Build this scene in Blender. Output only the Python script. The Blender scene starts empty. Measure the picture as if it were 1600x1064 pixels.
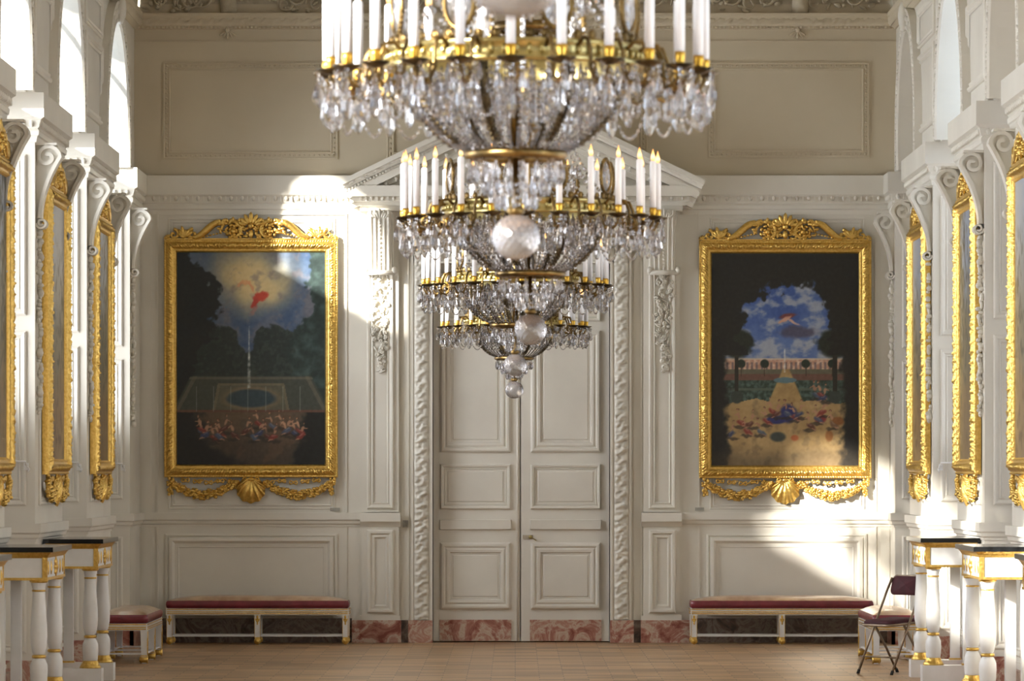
import bpy, math, random
from math import sin, cos, pi, sqrt, radians
from mathutils import Vector, Matrix, noise

random.seed(7)
F = 7500.0           # focal length in pixels of the 1600 px frame
D = 50.0             # distance camera -> end wall
CAMZ = 1.772
S = 150.0
WX = 3.91            # half width at the panelling
UX = 3.97            # half width above the entablature
TH = 0.52            # wall thickness
col = bpy.context.scene.collection


def ax(p): return (p - 805.0) / S
def az(p): return (1004.0 - p) / S


# ------------------------------------------------------------------ materials
def srgb(r, g, b):
    def f(c):
        c /= 255.0
        return c / 12.92 if c <= 0.04045 else ((c + 0.055) / 1.055) ** 2.4
    return (f(r), f(g), f(b), 1.0)


def newmat(name):
    m = bpy.data.materials.new(name)
    m.use_nodes = True
    nt = m.node_tree
    bs = nt.nodes['Principled BSDF']
    return m, nt, bs


def noisy(name, c1, c2, rough=0.5, metal=0.0, scale=3.0, bump=0.0, bscale=60.0, coat=0.0, spec=None, detail=4, stretch=None):
    m, nt, bs = newmat(name)
    tc = nt.nodes.new('ShaderNodeTexCoord')
    src = tc.outputs['Object']
    if stretch:
        mp = nt.nodes.new('ShaderNodeMapping')
        mp.inputs['Scale'].default_value = stretch
        nt.links.new(src, mp.inputs['Vector'])
        src = mp.outputs['Vector']
    n = nt.nodes.new('ShaderNodeTexNoise')
    n.inputs['Scale'].default_value = scale
    n.inputs['Detail'].default_value = detail
    nt.links.new(src, n.inputs['Vector'])
    cr = nt.nodes.new('ShaderNodeValToRGB')
    cr.color_ramp.elements[0].position = 0.35
    cr.color_ramp.elements[1].position = 0.68
    cr.color_ramp.elements[0].color = c1
    cr.color_ramp.elements[1].color = c2
    nt.links.new(n.outputs['Fac'], cr.inputs['Fac'])
    nt.links.new(cr.outputs['Color'], bs.inputs['Base Color'])
    bs.inputs['Roughness'].default_value = rough
    bs.inputs['Metallic'].default_value = metal
    if coat:
        bs.inputs['Coat Weight'].default_value = coat
        bs.inputs['Coat Roughness'].default_value = 0.12
    if spec is not None:
        bs.inputs['Specular IOR Level'].default_value = spec
    if bump:
        n2 = nt.nodes.new('ShaderNodeTexNoise')
        n2.inputs['Scale'].default_value = bscale
        nt.links.new(tc.outputs['Object'], n2.inputs['Vector'])
        b = nt.nodes.new('ShaderNodeBump')
        b.inputs['Strength'].default_value = bump
        b.inputs['Distance'].default_value = 0.01
        nt.links.new(n2.outputs['Fac'], b.inputs['Height'])
        nt.links.new(b.outputs['Normal'], bs.inputs['Normal'])
    return m


M = {}
M['paint'] = noisy('white_panelling_paint', srgb(215, 210, 199), srgb(224, 220, 209), 0.42, scale=1.3)
M['upper'] = noisy('upper_wall_paint', srgb(200, 188, 164), srgb(208, 197, 174), 0.55, scale=1.1)
M['stucco'] = noisy('stucco_relief', srgb(176, 166, 144), srgb(202, 192, 170), 0.7, scale=6, bump=0.3, bscale=40)
M['doorp'] = noisy('door_paint', srgb(217, 212, 202), srgb(226, 222, 212), 0.4, scale=2)
M['gold'] = noisy('gilded_wood', srgb(208, 168, 84), srgb(230, 194, 110), 0.33, 0.85, scale=40, bump=0.55, bscale=45)
M['giltbronze'] = noisy('gilt_bronze', srgb(86, 70, 42), srgb(140, 114, 68), 0.33, 0.95, scale=18)
M['darkbronze'] = noisy('aged_bronze', srgb(46, 40, 30), srgb(92, 78, 52), 0.35, 0.95, scale=22)
M['marblered'] = None
M['black'] = noisy('black_marble', srgb(10, 11, 12), srgb(26, 28, 30), 0.12, scale=20)
M['white'] = noisy('white_lacquer', srgb(226, 226, 224), srgb(236, 236, 236), 0.35, scale=5)
M['velvet'] = noisy('crimson_velvet', srgb(104, 24, 38), srgb(128, 36, 50), 0.55, scale=9, coat=0.5, bump=0.25, bscale=14)
M['plastic'] = noisy('worn_cover_sheen', srgb(176, 140, 112), srgb(206, 176, 146), 0.3, scale=7, coat=0.6, bump=0.3, bscale=12)  # tan grazing reflection of the plastic cover painted into the base colour
M['chairpad'] = noisy('dark_maroon_pad', srgb(58, 16, 26), srgb(76, 22, 34), 0.8, scale=12)
M['chairmetal'] = noisy('taupe_metal_tube', srgb(120, 104, 88), srgb(150, 132, 112), 0.35, 0.7, scale=10)
M['rubber'] = noisy('black_rubber', srgb(16, 16, 16), srgb(28, 28, 28), 0.7, scale=10)
M['candle'] = noisy('white_candle', srgb(236, 236, 240), srgb(246, 246, 248), 0.35, scale=5)
M['brass'] = noisy('polished_brass', srgb(168, 152, 98), srgb(198, 184, 128), 0.28, 0.95, scale=10)
M['nozzle'] = noisy('gilt_candle_cup', srgb(206, 158, 58), srgb(226, 184, 84), 0.3, 0.95, scale=10)
M['blind'] = noisy('window_blind', srgb(232, 234, 238), srgb(240, 242, 246), 0.8, scale=3)
M['silver'] = noisy('nickel', srgb(170, 168, 160), srgb(200, 198, 190), 0.25, 1.0, scale=10)
M['plaque'] = noisy('grey_label_plate', srgb(150, 148, 140), srgb(170, 168, 158), 0.4, scale=30)


def marble(name, ca, cb, cc):
    m, nt, bs = newmat(name)
    tc = nt.nodes.new('ShaderNodeTexCoord')
    n = nt.nodes.new('ShaderNodeTexNoise')
    n.inputs['Scale'].default_value = 3.2
    n.inputs['Detail'].default_value = 9
    n.inputs['Roughness'].default_value = 0.68
    n.inputs['Distortion'].default_value = 1.6
    nt.links.new(tc.outputs['Object'], n.inputs['Vector'])
    cr = nt.nodes.new('ShaderNodeValToRGB')
    e = cr.color_ramp.elements
    e[0].position = 0.36; e[0].color = ca
    e[1].position = 0.7; e[1].color = cc
    k = e.new(0.47); k.color = cb
    k = e.new(0.53); k.color = cc
    k = e.new(0.6); k.color = cb
    nt.links.new(n.outputs['Fac'], cr.inputs['Fac'])
    nt.links.new(cr.outputs['Color'], bs.inputs['Base Color'])
    bs.inputs['Roughness'].default_value = 0.3
    return m


M['marblered'] = marble('pink_marble', srgb(128, 66, 54), srgb(170, 118, 102), srgb(196, 178, 160))
M['marbledark'] = marble('dark_marble', srgb(52, 40, 36), srgb(92, 72, 62), srgb(120, 108, 98))


def floor_mat():
    m, nt, bs = newmat('oak_parquet')
    tc = nt.nodes.new('ShaderNodeTexCoord')
    br = nt.nodes.new('ShaderNodeTexBrick')
    br.offset = 0.5
    br.inputs['Scale'].default_value = 1.0
    br.inputs['Brick Width'].default_value = 0.42
    br.inputs['Row Height'].default_value = 0.22
    br.inputs['Mortar Size'].default_value = 0.004
    br.inputs['Mortar Smooth'].default_value = 0.1
    br.inputs['Bias'].default_value = -0.1
    br.inputs['Color1'].default_value = srgb(184, 148, 108)
    br.inputs['Color2'].default_value = srgb(128, 98, 68)
    br.inputs['Mortar'].default_value = srgb(74, 56, 40)
    nt.links.new(tc.outputs['Object'], br.inputs['Vector'])
    n = nt.nodes.new('ShaderNodeTexNoise')
    mp = nt.nodes.new('ShaderNodeMapping')
    mp.inputs['Scale'].default_value = (2.0, 22.0, 1.0)
    nt.links.new(tc.outputs['Object'], mp.inputs['Vector'])
    nt.links.new(mp.outputs['Vector'], n.inputs['Vector'])
    n.inputs['Scale'].default_value = 2.0
    n.inputs['Detail'].default_value = 5
    mx = nt.nodes.new('ShaderNodeMix')
    mx.data_type = 'RGBA'; mx.blend_type = 'OVERLAY'
    mx.inputs[0].default_value = 0.6
    nt.links.new(br.outputs['Color'], mx.inputs[6])
    nt.links.new(n.outputs['Fac'], mx.inputs[7])
    nt.links.new(mx.outputs[2], bs.inputs['Base Color'])
    bs.inputs['Roughness'].default_value = 0.34
    b = nt.nodes.new('ShaderNodeBump')
    b.inputs['Strength'].default_value = 0.25
    b.inputs['Distance'].default_value = 0.002
    n3 = nt.nodes.new('ShaderNodeTexNoise')
    n3.inputs['Scale'].default_value = 4.0
    nt.links.new(tc.outputs['Object'], n3.inputs['Vector'])
    nt.links.new(n3.outputs['Fac'], b.inputs['Height'])
    nt.links.new(b.outputs['Normal'], bs.inputs['Normal'])
    return m


M['floor'] = floor_mat()


def crystal_mat(name, tint=(1, 1, 1, 1), mixf=0.25, rough=0.0, ior=1.55, swirl=False):
    m = bpy.data.materials.new(name)
    m.use_nodes = True
    nt = m.node_tree
    nt.nodes.clear()
    out = nt.nodes.new('ShaderNodeOutputMaterial')
    g = nt.nodes.new('ShaderNodeBsdfGlass')
    g.inputs['Color'].default_value = tint
    g.inputs['IOR'].default_value = ior
    g.inputs['Roughness'].default_value = rough
    t = nt.nodes.new('ShaderNodeBsdfTransparent')
    mx = nt.nodes.new('ShaderNodeMixShader')
    mx.inputs[0].default_value = mixf
    nt.links.new(g.outputs[0], mx.inputs[1])
    nt.links.new(t.outputs[0], mx.inputs[2])
    nt.links.new(mx.outputs[0], out.inputs['Surface'])
    return m


M['crystal'] = crystal_mat('cut_crystal', (0.83, 0.825, 0.835, 1), 0.14)
M['crystal_bowl'] = crystal_mat('smoky_cut_crystal', (0.66, 0.64, 0.64, 1), 0.14)
M['ball'] = crystal_mat('cut_glass_ball', (0.86, 0.85, 0.87, 1), 0.08, 0.1)
def _milky():
    nt = M['ball'].node_tree
    out = [n for n in nt.nodes if n.type == 'OUTPUT_MATERIAL'][0]
    src = out.inputs['Surface'].links[0].from_socket
    p = nt.nodes.new('ShaderNodeBsdfPrincipled')
    p.inputs['Base Color'].default_value = srgb(138, 136, 140)
    p.inputs['Roughness'].default_value = 0.25
    mx = nt.nodes.new('ShaderNodeMixShader')
    mx.inputs[0].default_value = 0.2
    nt.links.new(src, mx.inputs[1]); nt.links.new(p.outputs[0], mx.inputs[2])
    nt.links.new(mx.outputs[0], out.inputs['Surface'])
_milky()


def flame_mat():
    m = bpy.data.materials.new('candle_flame')
    m.use_nodes = True
    nt = m.node_tree
    bs = nt.nodes['Principled BSDF']
    tc = nt.nodes.new('ShaderNodeTexCoord')
    sp = nt.nodes.new('ShaderNodeSeparateXYZ')
    nt.links.new(tc.outputs['Generated'], sp.inputs[0])
    cr = nt.nodes.new('ShaderNodeValToRGB')
    cr.color_ramp.elements[0].color = (1.0, 0.30, 0.05, 1)
    cr.color_ramp.elements[1].color = (1.0, 0.36, 0.07, 1)
    k = cr.color_ramp.elements.new(0.35); k.color = (1.0, 0.72, 0.36, 1)
    k = cr.color_ramp.elements.new(0.7); k.color = (1.0, 0.5, 0.14, 1)
    nt.links.new(sp.outputs[2], cr.inputs['Fac'])
    nt.links.new(cr.outputs['Color'], bs.inputs['Emission Color'])
    bs.inputs['Emission Strength'].default_value = 1.7
    bs.inputs['Specular IOR Level'].default_value = 0.0
    bs.inputs['Base Color'].default_value = (0.1, 0.05, 0.02, 1)
    return m


M['flame'] = flame_mat()


def canvas_mat(name, rough=0.42):
    m, nt, bs = newmat(name)
    a = nt.nodes.new('ShaderNodeVertexColor')
    a.layer_name = 'Col'
    nt.links.new(a.outputs['Color'], bs.inputs['Base Color'])
    bs.inputs['Roughness'].default_value = rough
    return m


M['canvas'] = canvas_mat('varnished_oil_canvas')

# ------------------------------------------------------------------ mesh building
def frame(origin, u, v, n):
    m = Matrix.Identity(4)
    for i, c in enumerate((Vector(u), Vector(v), Vector(n), Vector(origin))):
        m[0][i], m[1][i], m[2][i] = c.x, c.y, c.z
    return m


FE = frame((0, D, 0), (1, 0, 0), (0, 0, 1), (0, -1, 0))           # end wall
FL = frame((-WX, 0, 0), (0, 1, 0), (0, 0, 1), (1, 0, 0))          # left wall
FR = frame((WX, 0, 0), (0, 1, 0), (0, 0, 1), (-1, 0, 0))          # right wall
ID = Matrix.Identity(4)


class MB:
    def __init__(self, T=None):
        self.v = []; self.f = []; self.T = T.copy() if T else ID.copy(); self.sm = []; self.smooth = False

    def add(self, vs, fs, L=None):
        T = self.T @ L if L is not None else self.T
        b = len(self.v)
        self.v += [tuple(T @ Vector(p)) for p in vs]
        self.f += [tuple(i + b for i in f) for f in fs]
        self.sm += [self.smooth] * len(fs)
        return self

    def box(self, x0, x1, y0, y1, z0, z1, L=None):
        vs = [(x, y, z) for x in (x0, x1) for y in (y0, y1) for z in (z0, z1)]
        return self.add(vs, [(0, 1, 3, 2), (4, 6, 7, 5), (0, 4, 5, 1), (2, 3, 7, 6), (0, 2, 6, 4), (1, 5, 7, 3)], L)

    def taper(self, x0, x1, y0, y1, z0, z1, k, L=None):
        """box whose z1 face is shrunk by k on each side (raised bevel)"""
        vs = []
        for z, q in ((z0, 0), (z1, k)):
            vs += [(x0 + q, y0 + q, z), (x1 - q, y0 + q, z), (x1 - q, y1 - q, z), (x0 + q, y1 - q, z)]
        return self.add(vs, [(0, 3, 2, 1), (4, 5, 6, 7), (0, 1, 5, 4), (1, 2, 6, 5), (2, 3, 7, 6), (3, 0, 4, 7)], L)

    def lathe(self, prof, n=16, L=None, smooth=True, twist=0.0, ph=0.0):
        s0 = self.smooth; self.smooth = smooth
        vs = []; fs = []
        rows = []
        for k, (r, z) in enumerate(prof):
            if r < 1e-6:
                rows.append([len(vs)]); vs.append((0, 0, z))
            else:
                row = []
                for i in range(n):
                    a = 2 * pi * (i + twist * k) / n + ph
                    row.append(len(vs)); vs.append((r * cos(a), r * sin(a), z))
                rows.append(row)
        for a, b in zip(rows, rows[1:]):
            if len(a) == 1 and len(b) == 1: continue
            for i in range(n):
                j = (i + 1) % n
                if len(a) == 1: fs.append((a[0], b[j], b[i]))
                elif len(b) == 1: fs.append((a[i], a[j], b[0]))
                else: fs.append((a[i], a[j], b[j], b[i]))
        self.add(vs, fs, L)
        self.smooth = s0
        return self

    def tube(self, pts, rad, n=8, closed=False, L=None, flat=1.0):
        s0 = self.smooth; self.smooth = True
        P = [Vector(p) for p in pts]
        m = len(P)
        if not hasattr(rad, '__len__'): rad = [rad] * m
        vs = []; fs = []
        prev = None
        for i in range(m):
            if closed: t = (P[(i + 1) % m] - P[i - 1])
            else: t = P[min(i + 1, m - 1)] - P[max(i - 1, 0)]
            t.normalize()
            if prev is None:
                prev = Vector((0, 0, 1)) if abs(t.z) < 0.9 else Vector((1, 0, 0))
            nn = prev - t * prev.dot(t)
            if nn.length < 1e-6: nn = t.orthogonal()
            nn.normalize(); prev = nn
            bb = t.cross(nn)
            for k in range(n):
                a = 2 * pi * k / n
                vs.append(tuple(P[i] + nn * cos(a) * rad[i] + bb * sin(a) * rad[i] * flat))
        cnt = m if closed else m - 1
        for i in range(cnt):
            j = (i + 1) % m
            for k in range(n):
                q = (k + 1) % n
                fs.append((i * n + k, i * n + q, j * n + q, j * n + k))
        if not closed:
            fs.append(tuple(range(n))[::-1]); fs.append(tuple((m - 1) * n + k for k in range(n)))
        self.add(vs, fs, L)
        self.smooth = s0
        return self

    def ell(self, c, r, nu=8, nv=5, L=None, R=None):
        """ellipsoid"""
        if not hasattr(r, '__len__'): r = (r, r, r)
        prof = [(sin(pi * k / nv), -cos(pi * k / nv)) for k in range(nv + 1)]
        prof[0] = (0, -1); prof[-1] = (0, 1)
        m = Matrix.Translation(c)
        if R is not None: m = m @ R
        m = m @ Matrix.Diagonal((r[0], r[1], r[2], 1))
        if L is not None: m = L @ m
        return self.lathe(prof, nu, m)

    def ring(self, u0, u1, v0, v1, prof, c0=0.0, step=None, carve=None):
        """mitred moulding around a rectangle; prof = [(inset, height)...]"""
        corners = [(u0, v0, 1, 1), (u1, v0, -1, 1), (u1, v1, -1, -1), (u0, v1, 1, -1)]
        s0 = self.smooth
        for k in range(4):
            a = corners[k]; b = corners[(k + 1) % 4]
            ln = abs(b[0] - a[0]) + abs(b[1] - a[1])
            n = max(1, int(ln / step)) if step else 1
            vs = []; fs = []
            for i in range(n + 1):
                t = i / n
                for (o, h) in prof:
                    pa = (a[0] + a[2] * o, a[1] + a[3] * o)
                    pb = (b[0] + b[2] * o, b[1] + b[3] * o)
                    hh = h
                    if carve: hh += carve(t * ln, o, min(t, 1 - t) * ln)
                    vs.append((pa[0] + (pb[0] - pa[0]) * t, pa[1] + (pb[1] - pa[1]) * t, c0 + hh))
            m = len(prof)
            for i in range(n):
                for j in range(m - 1):
                    fs.append((i * m + j, (i + 1) * m + j, (i + 1) * m + j + 1, i * m + j + 1))
            self.smooth = bool(carve)
            self.add(vs, fs)
        self.smooth = s0
        return self

    def prism(self, poly, c0, c1, L=None):
        n = len(poly)
        vs = [(a, b, c0) for a, b in poly] + [(a, b, c1) for a, b in poly]
        fs = [tuple(range(n))[::-1], tuple(range(n, 2 * n))]
        for i in range(n):
            j = (i + 1) % n
            fs.append((i, j, n + j, n + i))
        return self.add(vs, fs, L)

    def extr(self, p0, p1, prof, L=None, e0=0.0, e1=0.0, axis='u'):
        """profile [(c, b)] in (out, up) extruded along u from p0 to p1 (e = mitre growth with c)"""
        n = len(prof)
        vs = [(p0 - e0 * c, b, c) for c, b in prof] + [(p1 + e1 * c, b, c) for c, b in prof]
        fs = [tuple(range(n)), tuple(range(n, 2 * n))[::-1]]
        for i in range(n):
            j = (i + 1) % n
            fs.append((i, n + i, n + j, j))
        return self.add(vs, fs, L)

    def build(self, name, mat, parent=None, mats=None, mi=None):
        me = bpy.data.meshes.new(name)
        me.from_pydata(self.v, [], self.f)
        me.polygons.foreach_set('use_smooth', self.sm)
        me.materials.append(mat)
        me.update()
        o = bpy.data.objects.new(name, me)
        col.objects.link(o)
        if parent is not None: o.parent = parent
        return o


def struct(o): o['kind'] = 'structure'; return o


TN = [0]
def trim(mb, mat=None):
    TN[0] += 1
    return struct(mb.build('trim_%d' % TN[0], mat or M['paint']))


def thing(name, label, cat, loc=(0, 0, 0), rz=0.0, group=None):
    o = bpy.data.objects.new(name, None)
    col.objects.link(o)
    o.location = loc; o.rotation_euler = (0, 0, rz)
    o.empty_display_size = 0.1
    tag(o, label, cat, group)
    return o


def tag(o, label, cat, group=None):
    o['label'] = label; o['category'] = cat
    if group: o['group'] = group
    return o


def copy_tree(o, parent=None):
    c = o.copy(); col.objects.link(c)
    if parent is not None:
        c.parent = parent
        c.matrix_parent_inverse = o.matrix_parent_inverse
    for ch in [x for x in KIDS.get(o.name, [])]:
        copy_tree_child(ch, c)
    return c


def copy_tree_child(ch, par):
    c = ch.copy(); col.objects.link(c); c.parent = par
    for g in KIDS.get(ch.name, []): copy_tree_child(g, c)


KIDS = {}
def index_kids():
    KIDS.clear()
    for o in bpy.data.objects:
        if o.parent: KIDS.setdefault(o.parent.name, []).append(o)


# ------------------------------------------------------------------ openings
OPL = [(46.38, 48.70), (41.45, 43.80), (36.75, 39.08), (32.05, 34.40), (27.35, 29.7), (22.65, 25.0), (17.95, 20.3), (13.25, 15.6), (8.55, 10.9), (3.85, 6.2)]
OPR = [(47.55, 49.40), (42.42, 44.92), (37.77, 39.96), (32.95, 35.3), (28.2, 30.6), (23.4, 25.8), (18.6, 21.0), (13.8, 16.2), (9.0, 11.4), (4.2, 6.6)]
def arch_of(T, a, b):
    if abs(b - 49.4) < .01: return (47.02, 49.08)
    if abs(b - 48.70) < .01: return (46.02, 48.58)
    return (a - .40, b - .32)


Y0 = -3.0
APEX = 6.2
ZC = 4.86      # top of entablature
ZT = 6.55      # top of wall
CEIL = 7.45


def side_wall(name, T, ops):
    mb = MB(T)
    edges = sorted(ops)
    # solid piers 0..ZC
    prev = Y0
    spans = []
    for a, b in edges:
        spans.append((prev, a)); prev = b
    spans.append((prev, D + 0.3))
    for a, b in spans:
        mb.box(a, b, 0, ZC, -TH, 0)
    # upper wall
    off = -(UX - WX)
    aed = [arch_of(T, a, b) for a, b in edges]
    prev = Y0; aspans = []
    for a, b in aed:
        aspans.append((prev, a)); prev = b
    aspans.append((prev, D + 0.3))
    for a, b in aspans:
        mb.box(a, b, ZC, ZT + 0.1, -TH, off)
    for a, b in aed:
        r = (b - a) / 2; cy = (a + b) / 2; sz = APEX - r
        n = 28
        vs = []; fs = []
        for i in range(n + 1):
            t = pi * i / n
            y = cy - r * cos(t); z = sz + r * sin(t)
            vs += [(y, z, off), (y, ZT + 0.1, off), (y, z, -TH), (y, ZT + 0.1, -TH)]
        for i in range(n):
            k = 4 * i
            fs += [(k, k + 4, k + 5, k + 1), (k + 2, k + 3, k + 7, k + 6), (k, k + 2, k + 6, k + 4)]
        mb.add(vs, fs)
    return struct(mb.build(name, M['paint']))


side_wall('wall_left', FL, OPL)
side_wall('wall_right', FR, OPR)

# end wall with door opening
DX0, DX1, DZ = ax(676), ax(953), az(412)
mb = MB(FE)
mb.box(-WX - TH, DX0, 0, ZC, -0.35, 0)
mb.box(DX1, WX + TH, 0, ZC, -0.35, 0)
mb.box(DX0, DX1, DZ, ZC, -0.35, 0)
struct(mb.build('wall_end', M['paint']))
mb = MB(FE); mb.box(-UX - TH, UX + TH, ZC, ZT + 0.1, -0.35, -0.02)
struct(mb.build('wall_end_upper', M['upper']))
mb = MB(); mb.box(-WX - TH, WX + TH, Y0 - 0.3, Y0, 0, CEIL)
struct(mb.build('wall_near', M['paint']))
mb = MB(); mb.box(-WX - TH, WX + TH, Y0 - 0.3, D + 0.4, -0.2, 0)
struct(mb.build('floor', M['floor']))

# ceiling with cove
mb = MB()
R_ = CEIL - ZT
mb.box(-UX - TH, UX + TH, Y0 - .3, D + .4, CEIL, CEIL + .2)
n = 10
def cove(T, u0, u1):
    vs = []; fs = []
    for i in range(n + 1):
        t = pi / 2 * i / n
        c = R_ * (1 - cos(t)) * 1.0; b = ZT + R_ * sin(t)
        vs += [(u0, b, c - 0.03), (u1, b, c - 0.03)]
    for i in range(n):
        fs.append((2 * i, 2 * i + 1, 2 * i + 3, 2 * i + 2))
    mb.smooth = True
    mb.add(vs, fs, T)
    mb.smooth = False
cove(FE, -UX, UX); cove(FL, Y0, D); cove(FR, Y0, D)
struct(mb.build('ceiling', M['stucco']))

# ------------------------------------------------------------------ windows, blinds
wn = 0
for T, ops in ((FL, OPL), (FR, OPR)):
    for (a, b) in ops:
        wn += 1
        if a < 20: continue
        mb = MB(T)
        mb.box(a, b, 0.0, 0.12, -TH, -TH + 0.10)
        for y in (a, (a + b) / 2 - .03, b - .06):
            mb.box(y, y + .06, 0.12, ZC, -TH + .02, -TH + 0.08)
        mb.box(a, b, ZC - .1, ZC + .05, -TH + .02, -TH + 0.08)
        qa, qb = arch_of(T, a, b)
        r = (qb - qa) / 2; cy = (qa + qb) / 2; sz = APEX - r
        for y in (cy - r / 2, cy, cy + r / 2):
            top = sz + sqrt(max(r * r - (y - cy) ** 2, 0)) - .01
            mb.box(y - .012, y + .012, ZC, top, -TH + .02, -TH + .06)
        w = struct(mb.build('window_%d' % wn, M['white']))
        mb = MB(T); mb.box(a + .06, b - .06, .12, ZC - .1, -TH + 0.0, -TH + 0.03)
        bl = mb.build('window_blind', M['blind'], w)
        closed = T is FR and ops.index((a, b)) % 2 == 0
        if closed:      # shutters closed over the arch
            mb = MB(T)
            mb.box(qa, qb, ZC, APEX, -TH + .07, -TH + .11)
            mb.build('arch_shutter_or_blocker', M['paint'], w)
        elif T is FL and b > 48:  # added unseen panel, trims the sun patch on the end wall
            mb = MB(T)
            mb.box(qa, 46.95, ZC, APEX, -TH + .07, -TH + .11)
            mb.build('arch_shutter_or_blocker', M['paint'], w)

# lower windows' daylight + arches' sky
def area(T, a, b, z0, z1, c, watts, colr):
    li = bpy.data.lights.new('window_daylight', 'AREA')
    li.shape = 'RECTANGLE'; li.size = b - a; li.size_y = z1 - z0
    li.energy = watts; li.color = colr; li.spread = radians(118)
    o = bpy.data.objects.new('window_daylight', li)
    col.objects.link(o)
    p = T @ Vector(((a + b) / 2, (z0 + z1) / 2, c))
    nrm = (T.to_3x3() @ Vector((0, 0, 1)))
    o.location = p
    o.rotation_euler = nrm.to_track_quat('-Z', 'Y').to_euler()
    # width along Y world
    return o


for (a, b) in OPL:
    area(FL, a + .1, b - .1, 2.3, ZC - .15, -TH + .10, 84, (0.93, 0.96, 1.0))
for i_, (a, b) in enumerate(OPR):
    if i_ % 2:
        area(FR, a + .1, b - .1, 2.0, ZC - .15, -TH + .10, 19, (0.86, 0.92, 1.0))

# ------------------------------------------------------------------ carving
def carve_pat(s, w, per):
    """leafy scroll relief: s along, w across in 0..1"""
    e = sin(pi * max(0.0, min(1.0, w)))
    a = 2 * pi * s / per
    h = 0.5 + 0.5 * sin(a + 2.2 * sin(pi * w * 2))
    h2 = 0.5 + 0.5 * cos(2.0 * a - 7.0 * w)
    nz = noise.noise(Vector((s * 30, w * 4, per * 10)))
    nz2 = noise.noise(Vector((s * 75, w * 7, per * 20)))
    return (e ** .6) * (0.45 * h + 0.3 * h2 + 0.4 * nz + .45 * nz2)


def carved_strip(mb, u0, u1, v0, v1, c0, amp, per, along='v', nu=8, step=0.018, base=0.012):
    """carved band rectangle in wall frame"""
    L = (v1 - v0) if along == 'v' else (u1 - u0)
    W = (u1 - u0) if along == 'v' else (v1 - v0)
    n = int(L / step)
    vs = []; fs = []
    for i in range(n + 1):
        for j in range(nu + 1):
            w = j / nu; s = L * i / n
            h = c0 + (0 if j in (0, nu) else base + amp * carve_pat(s, w, per))
            if along == 'v': vs.append((u0 + W * w, v0 + s, h))
            else: vs.append((u0 + s, v0 + W * w, h))
    for i in range(n):
        for j in range(nu):
            k = i * (nu + 1) + j
            fs.append((k, k + 1, k + nu + 2, k + nu + 1))
    s0 = mb.smooth; mb.smooth = True
    mb.add(vs, fs); mb.smooth = s0


def eggs(mb, u0, u1, v, c, r, sp):
    n = max(1, int((u1 - u0) / sp))
    sp = (u1 - u0) / n
    for i in range(n):
        u = u0 + sp * (i + .5)
        mb.ell((u, v, c), (r * .62, r, r * .6), 6, 4)
        mb.box(u + sp / 2 - .006, u + sp / 2 + .006, v - r, v + r, c - .02, c + r * .4)


PANEL = [(0, 0), (0, .018), (.012, .03), (.03, .026), (.045, .012), (.06, .02), (.072, .004)]
PANEL2 = [(0, 0), (0, .02), (.015, .034), (.035, .034), (.05, .014), (.075, .02), (.09, .004)]
THIN = [(0, 0), (.004, .012), (.014, .012), (.02, 0)]


def panel(mb, x0, x1, y0, y1, prof=PANEL, c0=0.0):
    mb.ring(ax(x0), ax(x1), az(y1), az(y0), prof, c0)


# entablature profile (c out, b up) relative to top = ZC
def entab_prof(p):
    return [(-.02, ZC), (p, ZC), (p, ZC - .20), (p - .03, ZC - .22), (p - .045, ZC - .28), (p - .055, ZC - .29),
            (p * .45, ZC - .31), (p * .4, ZC - .345), (p * .25, ZC - .355), (.012, ZC - .40), (-.02, ZC - .40)]


RAILP = [(-.02, az(801)), (.05, az(801)), (.05, az(812)), (.035, az(814)), (.03, az(818)), (.012, az(820)), (.01, az(823)), (-.02, az(823))]


# ---- end wall trims
mb = MB(FE)
mb.extr(-WX, WX, entab_prof(.08))
eggs(mb, ax(232), ax(560), az(310), .045, .035, .115)
eggs(mb, ax(1072), ax(1382), az(310), .045, .035, .115)
trim(mb)
# upper cornice
mb = MB(FE)
mb.extr(-UX, UX, [(-.02, az(22)), (.1, az(22)), (.1, az(27)), (.06, az(42)), (.02, az(46)), (-.02, az(46))])
trim(mb, M['upper'])
mb = MB(FE)
carved_strip(mb, -UX, UX, az(42), az(27), .07, .03, .11, 'u', 6, .02)
n = int(2 * UX / .042)
for i in range(n):
    mb.box(-UX + i * .042, -UX + i * .042 + .024, az(45.5), az(42), 0, .065)
mb.box(-UX, UX, az(65), az(63.5), -.02, -.005)
trim(mb, M['upper'])
# wall above the cornice up to the cornice is the upper wall mesh; panels
for (x0, x1, y0, y1) in ((254, 528, 97, 249), (1106, 1359, 97, 247), (604, 1012, 67, 250)):
    mb = MB(FE)
    mb.ring(ax(x0), ax(x1), az(y1), az(y0), [(0, 0), (.002, .018), (.016, .02), (.022, .012), (.06, .014), (.066, .024), (.078, .022), (.082, 0)], -.02)
    # small leaf beading inside the moulding
    for (a0, a1, b0, b1, hor) in ((x0 + 3, x1 - 3, y0 + 6, y0 + 6, 1), (x0 + 3, x1 - 3, y1 - 6, y1 - 6, 1), (x0 + 6, x0 + 6, y0 + 6, y1 - 6, 0), (x1 - 6, x1 - 6, y0 + 6, y1 - 6, 0)):
        ln = (a1 - a0 if hor else b1 - b0) / S
        k = int(ln / .05)
        for i in range(k):
            t = (i + .5) / k
            mb.ell((ax(a0) + (ax(a1) - ax(a0)) * t, az(b0) + (az(b1) - az(b0)) * t, -.004), (.015, .015, .012), 5, 3)
    trim(mb, M['upper'])
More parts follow.
